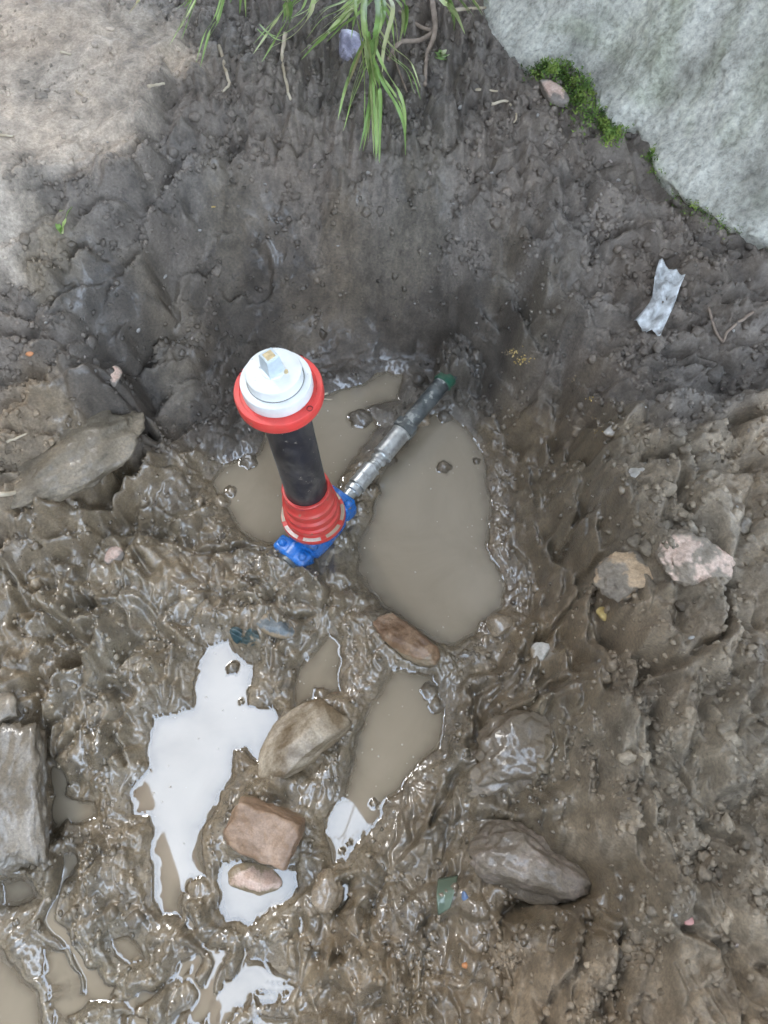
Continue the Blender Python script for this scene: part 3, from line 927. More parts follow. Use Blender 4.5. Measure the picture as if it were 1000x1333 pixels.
# ------------------------------------------------------------------ stones
def stone_mat(name, c1, c2, rough=.5, mud=.45, mudcol=MUD, scale=14, spec=.5, fine=90):
    m, ns, ls, b = new_mat(name)
    t1 = noise_node(ns, ls, scale, 6, .62, dist=.5)
    r1_ = ramp(ns, ls, t1.outputs[0], [(.41, c1), (.60, c2)])
    t2 = noise_node(ns, ls, scale * .8, 6, .65, dist=.3)
    geo = nd(ns, 'ShaderNodeTexCoord')
    sp = nd(ns, 'ShaderNodeSeparateXYZ'); ls.new(geo.outputs['Generated'], sp.inputs[0])
    mr_ = nd(ns, 'ShaderNodeMapRange'); mr_.inputs[1].default_value = .15; mr_.inputs[2].default_value = .95
    mr_.inputs[3].default_value = .24; mr_.inputs[4].default_value = -.02
    ls.new(sp.outputs[2], mr_.inputs[0])
    ad = nd(ns, 'ShaderNodeMath', operation='ADD'); ls.new(t2.outputs[0], ad.inputs[0]); ls.new(mr_.outputs[0], ad.inputs[1])
    r2__ = ramp(ns, ls, ad.outputs[0], [(.70 - .3 * mud, 0), (.78 - .3 * mud, 1)])
    mx = nd(ns, 'ShaderNodeMix', data_type='RGBA'); mx.inputs[7].default_value = (*mudcol, 1)
    ls.new(r2__.outputs[0], mx.inputs[0]); ls.new(r1_.outputs[0], mx.inputs[6])
    t3 = noise_node(ns, ls, fine * 3, 4, .6)
    r3_ = ramp(ns, ls, t3.outputs[0], [(.3, (.8, .8, .8)), (.7, (1.18, 1.18, 1.18))])
    mx2 = nd(ns, 'ShaderNodeMix', data_type='RGBA', blend_type='MULTIPLY'); mx2.inputs[0].default_value = 1
    ls.new(mx.outputs[2], mx2.inputs[6]); ls.new(r3_.outputs[0], mx2.inputs[7])
    ls.new(mx2.outputs[2], b.inputs['Base Color'])
    b.inputs['Roughness'].default_value = rough
    b.inputs['Specular IOR Level'].default_value = spec
    t4 = noise_node(ns, ls, fine, 6, .65)
    bump(ns, ls, b, t4.outputs[0], .5, .004)
    bump(ns, ls, b, r2__.outputs[0], .4, .0015)
    return m


def rock_mesh(name, dims, seed, cuts=8, sub=5, rough=.09, fine=.03):
    rnd = random.Random(seed)
    bm = bmesh.new()
    bmesh.ops.create_icosphere(bm, subdivisions=sub, radius=1)
    if cuts < 0:
        # a squared block: push the ball towards a box, then break its corners
        for v in bm.verts:
            q = v.co; mxc = max(abs(q.x), abs(q.y), abs(q.z))
            v.co = q.lerp(q / mxc * .93, .82)
        cuts = 4
        lo_, hi_ = 1.05, 1.25
    else:
        lo_, hi_ = .55, .82
    planes = []
    for _ in range(cuts):
        d = Vector((rnd.gauss(0, 1), rnd.gauss(0, 1), rnd.gauss(0, .8))).normalized()
        planes.append((d, rnd.uniform(lo_, hi_)))
    off = Vector((rnd.uniform(-50, 50), rnd.uniform(-50, 50), rnd.uniform(-50, 50)))
    for v in bm.verts:
        p = v.co.copy()
        for d, k in planes:
            s = p.dot(d)
            if s > k:
                p -= d * (s - k) * .92
        nn = mn.fractal(p * 1.4 + off, 1.0, 2.0, 3) * rough + mn.fractal(p * 6 + off, 1.0, 2.0, 4) * fine
        p += v.co * nn
        v.co = Vector((p.x * dims[0], p.y * dims[1], p.z * dims[2]))
    me = bpy.data.meshes.new(name)
    bm.to_mesh(me); bm.free()
    me.polygons.foreach_set('use_smooth', [True] * len(me.polygons))
    return me


def rock(name, px, py, dpx, zratio, rotz, mat, label, seed, sink=.25, cuts=8, cat='stone', tilt=(0, 0), group=None, sub=5, rough=.09, fine=.03, z=None, soil=(.225, .17, .108), wetness=.9, show=None, cover=.1):
    """dpx: half sizes in photograph pixels at that place"""
    g = G(px, py) if z is None else Vector(W(px, py, z))
    k = (Vector((0, 0, CAM_H)) - g).length / Vector(ray(px, py)).length
    a, c = dpx[0] * k, dpx[1] * k * 1.12
    h = min(a, c) * zratio
    o = link(name, rock_mesh(name, (a, c, h), seed, cuts, sub, rough, fine), mat)
    o.location = g + Vector((0, 0, h * (1 - 2 * sink)))
    if z is None:
        # step back along the view so the middle of the visible face keeps its place
        r_ = Vector(ray(px, py)).normalized()
        o.location = g + Vector((0, 0, h * (.5 - sink))) + Vector((r_.x, r_.y, 0)) * h * .3
    o.rotation_euler = (tilt[0], tilt[1], rotz)
    if mat is M_SOIL:
        me = o.data; nv = len(me.vertices)
        cols = np.empty((nv, 4), np.float32); cols[:, 3] = 1
        for i_, v_ in enumerate(me.vertices):
            q = v_.co
            w_ = mn.fractal(q * 14 + Vector((seed, 0, 0)), 1, 2, 4)
            cols[i_, :3] = np.array(soil) * (1 + .35 * w_) + np.array((.03, .03, .032)) * max(0, w_)
            if show is not None:
                u_ = mn.fractal(q * 34 + Vector((0, seed, 3)), 1, 2, 4) + .5 * w_ + .35 * max(0, v_.normal.z) - .25
                f_ = max(0, min(1, (u_ - cover) / .12))
                cols[i_, :3] = cols[i_, :3] * (1 - f_) + np.array(show) * (1 + .3 * w_) * f_
        a_ = me.attributes.new('soil', 'FLOAT_COLOR', 'POINT'); a_.data.foreach_set('color', cols.ravel())
        b2_ = me.attributes.new('wet', 'FLOAT', 'POINT'); b2_.data.foreach_set('value', np.full(nv, wetness, np.float32))
    tag(o, label, cat, group)
    return o


S_TAN = stone_mat('tan_stone', (.14, .10, .058), (.42, .35, .255), .26, .30, scale=8)
S_RED = stone_mat('red_brown_stone', (.20, .125, .075), (.36, .245, .165), .34, .30, scale=10)
S_RUST = stone_mat('rusty_stone', (.15, .085, .045), (.30, .19, .11), .3, .45, scale=16)
S_GREY = stone_mat('grey_slab', (.15, .14, .125), (.29, .275, .25), .3, .55, scale=20)
S_BOULD = stone_mat('embedded_boulder', (.17, .145, .105), (.30, .255, .185), .4, .6, scale=6)
S_WET = stone_mat('wet_boulder', (.22, .19, .15), (.34, .30, .25), .22, .62, scale=9)
S_BROWN = stone_mat('brown_boulder', (.15, .125, .10), (.27, .23, .19), .33, .5, scale=10)
S_PINK = stone_mat('pink_stone', (.42, .29, .23), (.60, .47, .39), .55, .80, (.18, .155, .13), scale=18)
S_OCH = stone_mat('ochre_stone', (.36, .24, .13), (.50, .37, .23), .55, .80, (.18, .155, .13), scale=18)
S_PALE = stone_mat('pale_stone', (.36, .33, .28), (.55, .51, .45), .4, .5, scale=25)
S_PINKW = stone_mat('pink_wet_stone', (.42, .29, .22), (.55, .42, .34), .2, .75, scale=18)
S_PURP = stone_mat('purple_stone', (.20, .19, .26), (.50, .48, .62), .35, .3, (.12, .11, .11), scale=22)
S_YEL = stone_mat('yellow_crumb', (.36, .25, .08), (.52, .39, .15), .6, .3, scale=40)

S_COAT = stone_mat('mud_coated_stone', (.15, .125, .09), (.22, .19, .14), .30, .95, scale=12)
S_COATD = stone_mat('soil_coated_stone', (.17, .15, .13), (.27, .245, .215), .5, .8, (.165, .14, .115), scale=12)
rock('boulder', 400, 965, (70, 37), .70, R(40), S_TAN, 'tan wet boulder with a white patch beside the white puddle', 3, .2, 4, rough=.07, fine=.02)
rock('stone_block', 347, 1082, (49, 30), .95, R(-20), S_RED, 'reddish brown block stone below the tan boulder', 12, .14, -1, rough=.10, fine=.035, tilt=(R(16), R(5)))
rock('wedge_stone', 527, 832, (54, 22), .9, R(-38), S_RUST, 'rusty wedge stone between the two right hand puddles', 21, .2, 9)
rock('stone_slab', 12, 1040, (52, 82), .42, R(12), M_SOIL, 'grey slab standing in the mud at the left edge', 33, .22, -1, rough=.14, fine=.09, soil=(.155, .125, .086), wetness=.6, show=(.215, .19, .155), cover=.12)
rock('boulder', 88, 598, (108, 50), .42, R(38), M_SOIL, 'large muddy boulder embedded in the left bank', 41, .46, 1, rough=.20, fine=.06, soil=(.175, .142, .097), wetness=.5)
rock('boulder', 690, 985, (84, 54), .5, R(24), M_SOIL, 'wet shiny boulder coated with mud on the right slope', 52, .46, 3, rough=.26, fine=.09, soil=(.160, .125, .083), wetness=.8)
rock('boulder', 690, 1122, (82, 42), .8, R(-14), M_SOIL, 'brown boulder overhanging a dark hollow at lower right', 67, .28, 5, rough=.16, fine=.07, soil=(.155, .123, .087), wetness=.62, show=(.20, .16, .125), cover=.1)
rock('stone', 905, 728, (48, 38), .5, R(-20), M_SOIL, 'pinkish stone half buried in the right bank', 71, .56, 4, rough=.16, fine=.09, soil=(.215, .175, .128), wetness=.36, show=(.50, .37, .29), cover=.17)
rock('stone', 818, 752, (42, 32), .5, R(10), M_SOIL, 'ochre stone half buried left of the pinkish stone', 77, .56, 4, rough=.16, fine=.09, soil=(.215, .175, .128), wetness=.36, show=(.42, .30, .185), cover=.15)
rock('stone_chip', 830, 616, (30, 9), .6, R(24), S_PALE, 'pale curved stone chip on the right bank', 81, .3, 6, sub=4)
rock('stone', 332, 1145, (36, 18), .45, R(-10), S_PINKW, 'pinkish stone awash in the puddle below the reddish block', 85, .38, 7, sub=4)
rock('stone', 707, 850, (17, 15), .7, R(30), S_PALE, 'small pale stone on the wet slope right of the puddles', 88, .34, 5, sub=4)
rock('stone', 650, 815, (18, 15), .7, R(0), M_SOIL, 'small muddy stone at the lower right rim of the largest puddle', 90, .3, 5, sub=4)
rock('stone', 455, 70, (20, 26), .9, R(10), S_PURP, 'purplish stone under the grass tuft at the top', 93, .2, 7, sub=4)
rock('stone', 720, 124, (14, 24), .7, R(35), S_PINK, 'pinkish stone left of the moss cushion at the concrete', 96, .4, 7, sub=4)
rock('stone', 152, 492, (9, 15), .8, R(8), S_PINK, 'small pale orange stone in the left bank above the boulder', 97, .3, 6, sub=3)
rock('stone', 150, 724, (15, 11), .6, R(40), S_PINK, 'small pinkish stone in the wet mud left of the valve', 98, .38, 6, sub=3)
rock('stone', 6, 926, (30, 24), .6, R(20), M_SOIL, 'rounded muddy stone above the grey slab at the left edge', 140, .42, 2, sub=4, rough=.22, fine=.07, soil=(.17, .138, .096), wetness=.6)
rock('stone', 738, 1152, (14, 18), .8, R(0), stone_mat('dark_stone', (.05, .05, .05), (.10, .10, .10), .25, .1, scale=20), 'dark stone in the hollow beside the brown boulder', 100, .35, 5, sub=3)
rock('stone', 787, 800, (13, 9), .7, R(0), S_YEL, 'small yellow stone below the ochre stone on the right bank', 102, .36, 6, sub=3)
rock('stone', 795, 562, (11, 8), .8, R(0), S_PALE, 'small pale stone at the rim of the right bank', 103, .34, 6, sub=3)
rock('stone', 548, 548, (16, 12), .7, R(30), M_SOIL, 'mud coated stone touching the steel pipe at its lower side', 104, .3, 6, sub=3)
rock('stone', 425, 1160, (24, 24), .5, R(10), M_SOIL, 'angular muddy clod stone below the small bright puddle', 105, .36, 8, sub=4, fine=.07)

# pebbles: small pale ones scattered over the dark soil
peb_me = [rock_mesh('pebble', (1, .8, .6), 200 + i, 5, 2, .12, .0) for i in range(5)]
for me in peb_me:
    me.materials.append(None)
PEB_M = [stone_mat('pale_pebble', (.34, .32, .29), (.5, .48, .44), .5, .55, (.17, .15, .135), scale=25), S_COATD, stone_mat('pinkish_pebble', (.36, .29, .25), (.46, .39, .35), .5, .5, (.17, .15, .135), scale=25)]
spots = [(600, 140), (585, 165), (630, 165), (700, 150), (795, 210), (805, 235), (825, 245), (775, 265), (640, 225), (560, 225), (590, 265), (612, 268), (720, 250), (480, 225), (410, 215), (345, 240), (310, 268), (280, 255), (260, 300), (230, 330), (140, 185), (330, 190), (520, 300), (440, 320), (370, 300), (560, 330), (490, 265), (650, 280), (690, 320), (850, 300), (880, 330), (905, 345), (935, 380), (955, 430), (940, 505), (900, 530), (975, 560), (860, 560), (840, 530), (110, 465), (60, 420), (45, 345), (150, 370), (215, 360), (250, 440), (180, 430), (330, 360), (395, 375), (540, 395), (620, 420), (660, 395), (870, 600), (915, 640), (960, 660), (700, 700), (730, 640), (690, 610), (780, 860), (900, 830), (950, 890), (870, 950), (930, 1060), (820, 1040), (880, 1190), (960, 1230), (640, 1260), (560, 1220), (720, 1040)]
LAND = [('the long grass tuft', 485, 100), ('the moss cushion', 760, 135), ('the concrete edge', 900, 262), ('the white plastic strip', 855, 395), ('the forked twig', 950, 425), ('the yellow crumbs', 672, 462),
        ('the white cap', 365, 495), ('the steel pipe', 560, 510), ('the green weed', 80, 285), ('the left boulder', 95, 590), ('the pale stone chip', 830, 616), ('the pinkish stone', 905, 728), ('the ochre stone', 818, 752),
        ('the largest puddle', 570, 700), ('the wet muddy boulder', 690, 985), ('the brown boulder', 690, 1122), ('the glass shard', 582, 1165), ('the tan earth', 100, 130), ('the hooked straw', 295, 95), ('the curled straw', 665, 145)]
PCOL = ('pale', 'grey', 'pinkish')
peb_seen = set()


def pebble_label(px, py, mi):
    opts = sorted(LAND, key=lambda q: math.hypot(q[1] - px, q[2] - py))
    for nm, lx, ly in opts[:4]:
        dx, dy = px - lx, py - ly
        d = math.hypot(dx, dy)
        side = ('to the right of' if dx > 0 else 'to the left of') if abs(dx) > 1.3 * abs(dy) else ('below' if dy > 0 else 'above') if abs(dy) > 1.3 * abs(dx) else ('below and right of' if dx > 0 else 'below and left of') if dy > 0 else ('above and right of' if dx > 0 else 'above and left of')
        near = 'close ' if d < 75 else 'some way '
        lab = 'small %s pebble on the soil %s%s %s' % (PCOL[mi], near, side, nm)
        if lab not in peb_seen:
            peb_seen.add(lab)
            return lab
    return None


peb_var = {}
for i, (px, py) in enumerate(spots):
    mi = (0, 1, 1, 0, 2)[i % 5]
    plab_ = pebble_label(px, py, mi)
    if plab_ is None:
        continue
    key = (i % 5, mi)
    if key not in peb_var:
        me = peb_me[i % 5].copy(); me.materials[0] = PEB_M[mi]; peb_var[key] = me
    o = bpy.data.objects.new('pebble', peb_var[key]); COL.objects.link(o)
    g = G(px, py); k = pxm(px, py) * random.uniform(2.0, 5.0)
    o.location = g + Vector((0, 0, -k * .05)); o.scale = (k, k * random.uniform(.6, 1), k); o.rotation_euler = (random.uniform(-.4, .4), random.uniform(-.4, .4), random.uniform(0, 6.3))
    tag(o, plab_, 'pebble', 'loose pebbles scattered over the soil')

# crumbs of soil, nobody could count them
def crumbs(num, test, label, smin, smax, mat, sub=1, pw=3, name='soil_crumbs'):
    bm = bmesh.new(); bmesh.ops.create_icosphere(bm, subdivisions=sub, radius=1)
    bv = np.array([v.co[:] for v in bm.verts]); bf = np.array([[v.index for v in f.verts] for f in bm.faces]); bm.free()
    xs, ys, sc = [], [], []
    cnt = 0
    rs = np.random.RandomState(5 + num)
    sx = rs.uniform(-1.0, 1.0, num * 6); yv = Y0 + (Y1 - Y0) * rs.rand(num * 6) ** 1.2
    xv = sx * wid(yv)
    ri = np.clip(np.searchsorted(y_all, yv), 0, NY - 1); ci = np.clip(np.searchsorted(s_all, sx), 0, NX - 1)
    prob = test(ri, ci)
    sel = np.nonzero(rs.rand(num * 6) < prob)[0][:num]
    xv, yv, ri, ci = xv[sel], yv[sel], ri[sel], ci[sel]
    z = Hq(xv, yv)
    k = len(sel)
    size = smin + (smax - smin) * rs.rand(k) ** pw
    ph = rs.rand(k, 3, 3) * 6.28; fq = 1.2 + 1.8 * rs.rand(k, 3, 3)
    lumps_ = sum(np.sin(np.einsum('vj,kj->kv', bv, fq[:, i]) * 1.6 + ph[:, i, :1]) for i in range(3))[..., None] * .13
    V_ = bv[None] * (1 + (.55 if sub == 1 else .30) * (rs.rand(k, len(bv), 1) - .5) + lumps_) * (size[:, None, None]) * (.7 + .6 * rs.rand(k, 1, 3))
    V_ += np.stack([xv, yv, z + size * (.12 if sub == 1 else -.22)], -1)[:, None]
    F_ = (bf[None] + (np.arange(k) * len(bv))[:, None, None]).reshape(-1, 3)
    me = bpy.data.meshes.new(name)
    me.vertices.add(k * len(bv)); me.vertices.foreach_set('co', V_.astype(np.float32).ravel())
    me.loops.add(F_.size); me.loops.foreach_set('vertex_index', F_.astype(np.int32).ravel())
    me.polygons.add(len(F_)); me.polygons.foreach_set('loop_start', np.arange(0, F_.size, 3, dtype=np.int32))
    me.polygons.foreach_set('use_smooth', np.ones(len(F_), bool))
    me.update(calc_edges=True)
    cc = np.repeat(ca[ri, ci] * np.concatenate([np.repeat(.75 + .6 * rs.rand(k, 1), 3, 1), np.ones((k, 1))], 1), len(bv), 0)
    a_ = me.attributes.new('soil', 'FLOAT_COLOR', 'POINT'); a_.data.foreach_set('color', cc.astype(np.float32).ravel())
    w_ = me.attributes.new('wet', 'FLOAT', 'POINT'); w_.data.foreach_set('value', np.repeat(wetv[ri, ci], len(bv)).astype(np.float32))
    o = link(name, me, mat)
    tag(o, label, 'soil', None, 'stuff')


crumbs(26000, lambda r_, c_: np.clip(crm[r_, c_] * (1 - .75 * wet[r_, c_]) * patch[r_, c_] * (SD[r_, c_] > .02) * 1.3 * (H[r_, c_] > .01), 0, 1),
       'loose crumbs of dark soil strewn over the banks', .0013, .0075, M_SOIL)
crumbs(5500, lambda r_, c_: np.clip(wet[r_, c_] * lum[r_, c_] * (.2 + .8 * patch2[r_, c_]) * (SD[r_, c_] > .004) * (H[r_, c_] > .003) * .8, 0, 1),
       'wet grit and mud crumbs stuck to the shiny mud', .0012, .0062, M_SOIL, 1, 2.6, 'mud_grit')
crumbs(1500, lambda r_, c_: np.clip(crm[r_, c_] * (1.05 - .75 * wet[r_, c_]) * (.25 + p3[r_, c_]) * (SD[r_, c_] > .03) * (H[r_, c_] > .015) * .9, 0, 1),
       'nut sized clods of soil lying on the banks', .004, .0145, M_SOIL, 2, 2.4, 'soil_clods')

# ------------------------------------------------------------------ turned and swept shapes
def lathe(name, prof, mat, parent, seg=64, M=None, closed_ends=True):
    vs_, fs = [], []
    for (r_, z) in prof:
        for i in range(seg):
            a = 2 * math.pi * i / seg
            vs_.append(Vector((r_ * math.cos(a), r_ * math.sin(a), z)))
    for j in range(len(prof) - 1):
        for i in range(seg):
            a, b_ = j * seg + i, j * seg + (i + 1) % seg
            fs.append((a, b_, b_ + seg, a + seg))
    if closed_ends:
        fs.append(tuple(range(seg))[::-1])
        fs.append(tuple(range((len(prof) - 1) * seg, len(prof) * seg)))
    if M is not None:
        vs_ = [M @ v for v in vs_]
    o = mesh(name, vs_, fs, mat, parent)
    return sharp(o, 40)


def tube(name, pts, rad, mat, parent=None, seg=8, smooth=True):
    pts = [Vector(p) for p in pts]
    vs_, fs = [], []
    k = len(pts)
    ref = Vector((0, 0, 1))
    for i, p in enumerate(pts):
        t = (pts[min(i + 1, k - 1)] - pts[max(i - 1, 0)]).normalized()
        if abs(t.dot(ref)) > .95:
            ref = Vector((1, 0, 0))
        a = t.cross(ref).normalized(); b_ = t.cross(a)
        r_ = rad[i] if isinstance(rad, (list, tuple)) else rad
        for s in range(seg):
            th = 2 * math.pi * s / seg
            vs_.append(p + (a * math.cos(th) + b_ * math.sin(th)) * r_)
    for i in range(k - 1):
        for s in range(seg):
            fs.append((i * seg + s, i * seg + (s + 1) % seg, (i + 1) * seg + (s + 1) % seg, (i + 1) * seg + s))
    fs.append(tuple(range(seg))[::-1]); fs.append(tuple(range((k - 1) * seg, k * seg)))
    return mesh(name, vs_, fs, mat, parent, smooth)


def bbox_mesh(name, sx, sy, sz, mat, parent, M=None, bev=.003, seg=2):
    bm = bmesh.new()
    bmesh.ops.create_cube(bm, size=1)
    for v in bm.verts:
        v.co = Vector((v.co.x * sx, v.co.y * sy, v.co.z * sz))
    bmesh.ops.bevel(bm, geom=list(bm.edges), offset=bev, segments=seg, affect='EDGES', profile=.6)
    if M is not None:
        bm.transform(M)
    me = bpy.data.meshes.new(name); bm.to_mesh(me); bm.free()
    me.polygons.foreach_set('use_smooth', [True] * len(me.polygons))
    o = link(name, me, mat, parent)
    return sharp(o, 40)


def smooth_path(pts, k=8):
    pts = [Vector(p) for p in pts]
    if len(pts) < 3:
        return [pts[0].lerp(pts[-1], i / k) for i in range(k + 1)]
    P = [pts[0] * 2 - pts[1]] + pts + [pts[-1] * 2 - pts[-2]]
    out = []
    for i in range(1, len(P) - 2):
        for j in range(k):
            t = j / k
            a, b_, c, d = P[i - 1:i + 3]
            out.append(.5 * ((2 * b_) + (c - a) * t + (2 * a - 5 * b_ + 4 * c - d) * t * t + (3 * b_ - a - 3 * c + d) * t ** 3))
    return out + [pts[-1]]


# ------------------------------------------------------------------ the valve with its telescopic spindle
C_RED = paint('red_plastic', (.64, .050, .042), .38, mud=.40, var=.10, splat_scale=70)
C_REDB = paint('red_plastic_dirty', (.56, .042, .036), .36, mud=.52, var=.12, splat_scale=60)
C_WHITE = paint('white_plastic', (.68, .69, .67), .45, mud=.30, mudcol=(.33, .29, .23), var=.06, splat_scale=90)
C_BLACK = paint('black_sleeve', (.014, .014, .019), .34, mud=.44, var=.3, scale=30, mudcol=(.24, .21, .17), splat_scale=85)
C_BLUE = paint('blue_epoxy', (.010, .14, .46), .24, mud=.52, var=.08, splat_scale=50)
C_ZINC = paint('galvanised_steel', (.62, .64, .63), .30, .85, mud=.42, var=.25, scale=90, splat_scale=45)
C_DARKST = paint('dark_muddy_steel', (.10, .11, .11), .34, .5, mud=.66, var=.5, scale=50, mudcol=(.30, .30, .27), splat_scale=38)
C_ZSP = paint('zinc_spindle', (.50, .57, .60), .45, .15, mud=.08, var=.10, scale=120)
C_TAN = paint('worn_spindle_end', (.52, .40, .22), .7, 0, mud=.1, var=.3, scale=160)
C_SLUR = paint('muddy_water_in_slots', (.42, .35, .25), .25, 0, mud=.2, var=.15, scale=80)
C_CREAM = paint('cream_worn_slots', (.56, .50, .42), .45, 0, mud=.55, var=.15, scale=80)
C_GREEN = paint('green_plastic', (.012, .085, .05), .35, mud=.60, var=.3, splat_scale=40)

BASE = Vector((-.137, .664, 0))
valve = empty('gate_valve', BASE)
TILT = math.atan2(-.017, .45)
valve.rotation_euler = (0, TILT, 0)
tag(valve, 'blue gate valve with red and black telescopic stem and white cap, standing in the pit', 'valve')

PD = Vector((.61, .79, 0)).normalized()          # direction of the pipe
pa = math.atan2(PD.y, PD.x)
ALONG = Matrix.Rotation(pa, 4, 'Z')
LAY = ALONG @ Matrix.Rotation(R(90), 4, 'Y')     # local z -> along the pipe


def along(d, z):
    return Matrix.Translation(PD * d + Vector((0, 0, z))) @ LAY


ZB = .040                                        # axis height of the body and pipe
body = lathe('valve_body', [(.026, -.088), (.034, -.086), (.034, -.05), (.040, -.045), (.043, -.02), (.043, .02), (.040, .045), (.034, .05), (.034, .088), (.026, .09)], C_BLUE, valve, 48, along(0, ZB))
for sgn in (-1, 1):
    col_ = bbox_mesh('end_flange', .034, .082 if sgn < 0 else .066, .064, C_BLUE, valve, Matrix.Translation(PD * (.074 * sgn) + Vector((0, 0, ZB))) @ ALONG, .008, 3)
    for q in (-1, 1):
        lathe('bolt', [(.0095, -.004), (.0095, .006), (.0078, .008), (.004, .0115), (.0, .012)], C_BLUE, col_, 6,
              Matrix.Translation(PD * (.074 * sgn) + Vector((-PD.y, PD.x, 0)) * .027 * q + Vector((0, 0, ZB + .0305))), False)
lathe('outlet', [(.020, -.100), (.026, -.098), (.026, -.09), (.020, -.086)], C_DARKST, valve, 32, along(0, ZB))
bbox_mesh('bonnet', .108, .084, .036, C_BLUE, valve, Matrix.Translation(Vector((0, 0, .088))) @ ALONG, .012, 3)
lathe('bonnet_neck', [(.045, .050), (.043, .064), (.045, .070)], C_BLUE, valve, 40)
# red bell with stepped ribs
lathe('bell', [(.040, 0.106), (.0635, 0.1066), (.0645, 0.1085), (.0645, 0.1185), (.0635, 0.1204), (.0555, 0.1204), (.0545, 0.1235), (.0545, 0.1347), (.0560, 0.1366), (.0560, 0.1416), (.0545, 0.1435), (.0515, 0.146),
               (.0510, 0.1597), (.0535, 0.1616), (.0535, 0.1679), (.0515, 0.1697), (.0485, 0.1722), (.0475, 0.1872), (.0500, 0.1891), (.0500, 0.1954), (.0480, 0.1973), (.0455, 0.201), (.0440, 0.221), (.0458, 0.2235), (.0458, 0.2291), (.0440, 0.231), (.0402, 0.231), (.0402, 0.1335), (.040, 0.106)], C_REDB, valve, 80, None, False)
for k in range(8):
    a0, a1_ = 2 * math.pi * (k + .12) / 8 + .4, 2 * math.pi * (k + .88) / 8 + .4
    vs_, fs = [], []
    for i in range(9):
        a = a0 + (a1_ - a0) * i / 8
        for (rr, zz) in ((.0560, .1190), (.0560, .1212), (.0632, .1212), (.0632, .1190)):
            vs_.append((rr * math.cos(a), rr * math.sin(a), zz))
    for i in range(8):
        for s in range(4):
            fs.append((i * 4 + s, i * 4 + (s + 1) % 4, i * 4 + 4 + (s + 1) % 4, i * 4 + 4 + s))
    fs += [(0, 1, 2, 3), (35, 34, 33, 32)]
    am = (a0 + a1_) / 2 % (2 * math.pi)
    front = 3.9 < am < 5.3
    mesh('rim_slot', vs_, fs, C_CREAM if front else C_SLUR, valve, False)
lathe('sleeve', [(.0395, .12), (.0395, .19), (.0390, .30), (.0385, .53)], C_BLACK, valve, 64)
# red flange ring under the cap, bolt holes only coloured onto its rim
bm = bmesh.new()
SEG = 96
prof = [(.0402, .505), (.046, .503), (.052, .506), (.058, .520), (.0615, .5245), (.0660, .527), (.0672, .530), (.0672, .5475), (.0658, .550), (.0585, .550), (.0575, .5485), (.0560, .5485), (.042, .5485)]
rings = [[bm.verts.new((r_ * math.cos(2 * math.pi * i / SEG), r_ * math.sin(2 * math.pi * i / SEG), z)) for i in range(SEG)] for r_, z in prof]
for j in range(len(rings) - 1):
    for i in range(SEG):
        bm.faces.new((rings[j][i], rings[j][(i + 1) % SEG], rings[j + 1][(i + 1) % SEG], rings[j + 1][i]))
me = bpy.data.meshes.new('flange_ring'); bm.to_mesh(me); bm.free()
me.polygons.foreach_set('use_smooth', [True] * len(me.polygons))
ring = sharp(link('flange_ring', me, C_RED, valve), 40)
M_HOLE = paint('hole_shade', (.05, .008, .008), .6, mud=.0)  # dark red stands in for the shade inside the bolt holes
for a in (R(-38), R(155), R(60)):
    lathe('bolt_hole', [(.0038, .5485), (.0048, .5512), (.0044, .5518), (.0034, .5490), (.0, .5488)], M_HOLE, ring, 20,
          Matrix.Translation(Vector((.0625 * math.cos(a), .0625 * math.sin(a), 0))), False)
lathe('cap_groove', [(.0414, .5726), (.0426, .5726), (.0426, .5735), (.0414, .5735)], paint('groove_grey', (.20, .20, .19), .6, mud=.4), ring, 64)  # thin grey ring set in the groove between the cap tiers
cap = lathe('cap', [(.050, .549), (.0528, .5495), (.0532, .551), (.0532, .5705), (.0526, .5722), (.0508, .573), (.0432, .5732), (.0424, .5722), (.0418, .5722), (.0414, .574), (.0414, .5905), (.0408, .5922), (.0392, .593), (.012, .5942), (.0, .5943)], C_WHITE, valve, 96, None, False)
# square spindle, slightly tapered
def spindle(name, w0, w1, z0, z1, mat, parent, rot):
    vs_ = []
    for (w, z) in ((w0, z0), (w1, z1 - .002), (w1 - .002, z1)):
        for (a, b_) in ((-1, -1), (1, -1), (1, 1), (-1, 1)):
            v = Vector((a * w / 2, b_ * w / 2, z)); v.rotate(Matrix.Rotation(rot, 3, 'Z')); vs_.append(v)
    fs = [(i + 4 * j, (i + 1) % 4 + 4 * j, (i + 1) % 4 + 4 * j + 4, i + 4 * j + 4) for j in range(2) for i in range(4)] + [(3, 2, 1, 0), (8, 9, 10, 11)]
    return mesh(name, vs_, fs, mat, parent, False)


sp = spindle('spindle', .0258, .0215, .5935, .628, C_ZSP, valve, R(38))
spindle('spindle_end', .0155, .0150, .6275, .6292, C_TAN, sp, R(38))
lathe('spindle_collar', [(.0175, .5935), (.0175, .596), (.0165, .597), (.0, .5971)], C_WHITE, sp, 40, None, False)
lathe('cap_plug', [(.0035, .5935), (.0035, .5962), (.0, .5964)], C_TAN, cap, 12, Matrix.Translation(Vector((.019, -.004, 0))), False)

# ------------------------------------------------------------------ steel service pipe
pipe = empty('service_pipe', BASE)
tag(pipe, 'galvanised steel pipe with couplings running from the valve into the pit wall', 'pipe')
PZ0, PSL = ZB, .085                              # the pipe climbs a little into the bank


def along_p(d):
    ax = (PD + Vector((0, 0, PSL))).normalized()
    q = Vector((0, 0, 1)).rotation_difference(ax).to_matrix().to_4x4()
    return Matrix.Translation(PD * .1 + Vector((0, 0, PZ0)) + ax * d) @ q


def ptube(name, d0, d1, r_, mat, seg=40, ch=.002, parent=None):
    return lathe(name, [(r_ - ch, d0), (r_, d0 + ch), (r_, d1 - ch), (r_ - ch, d1)], mat, parent or pipe, seg, along_p(0))


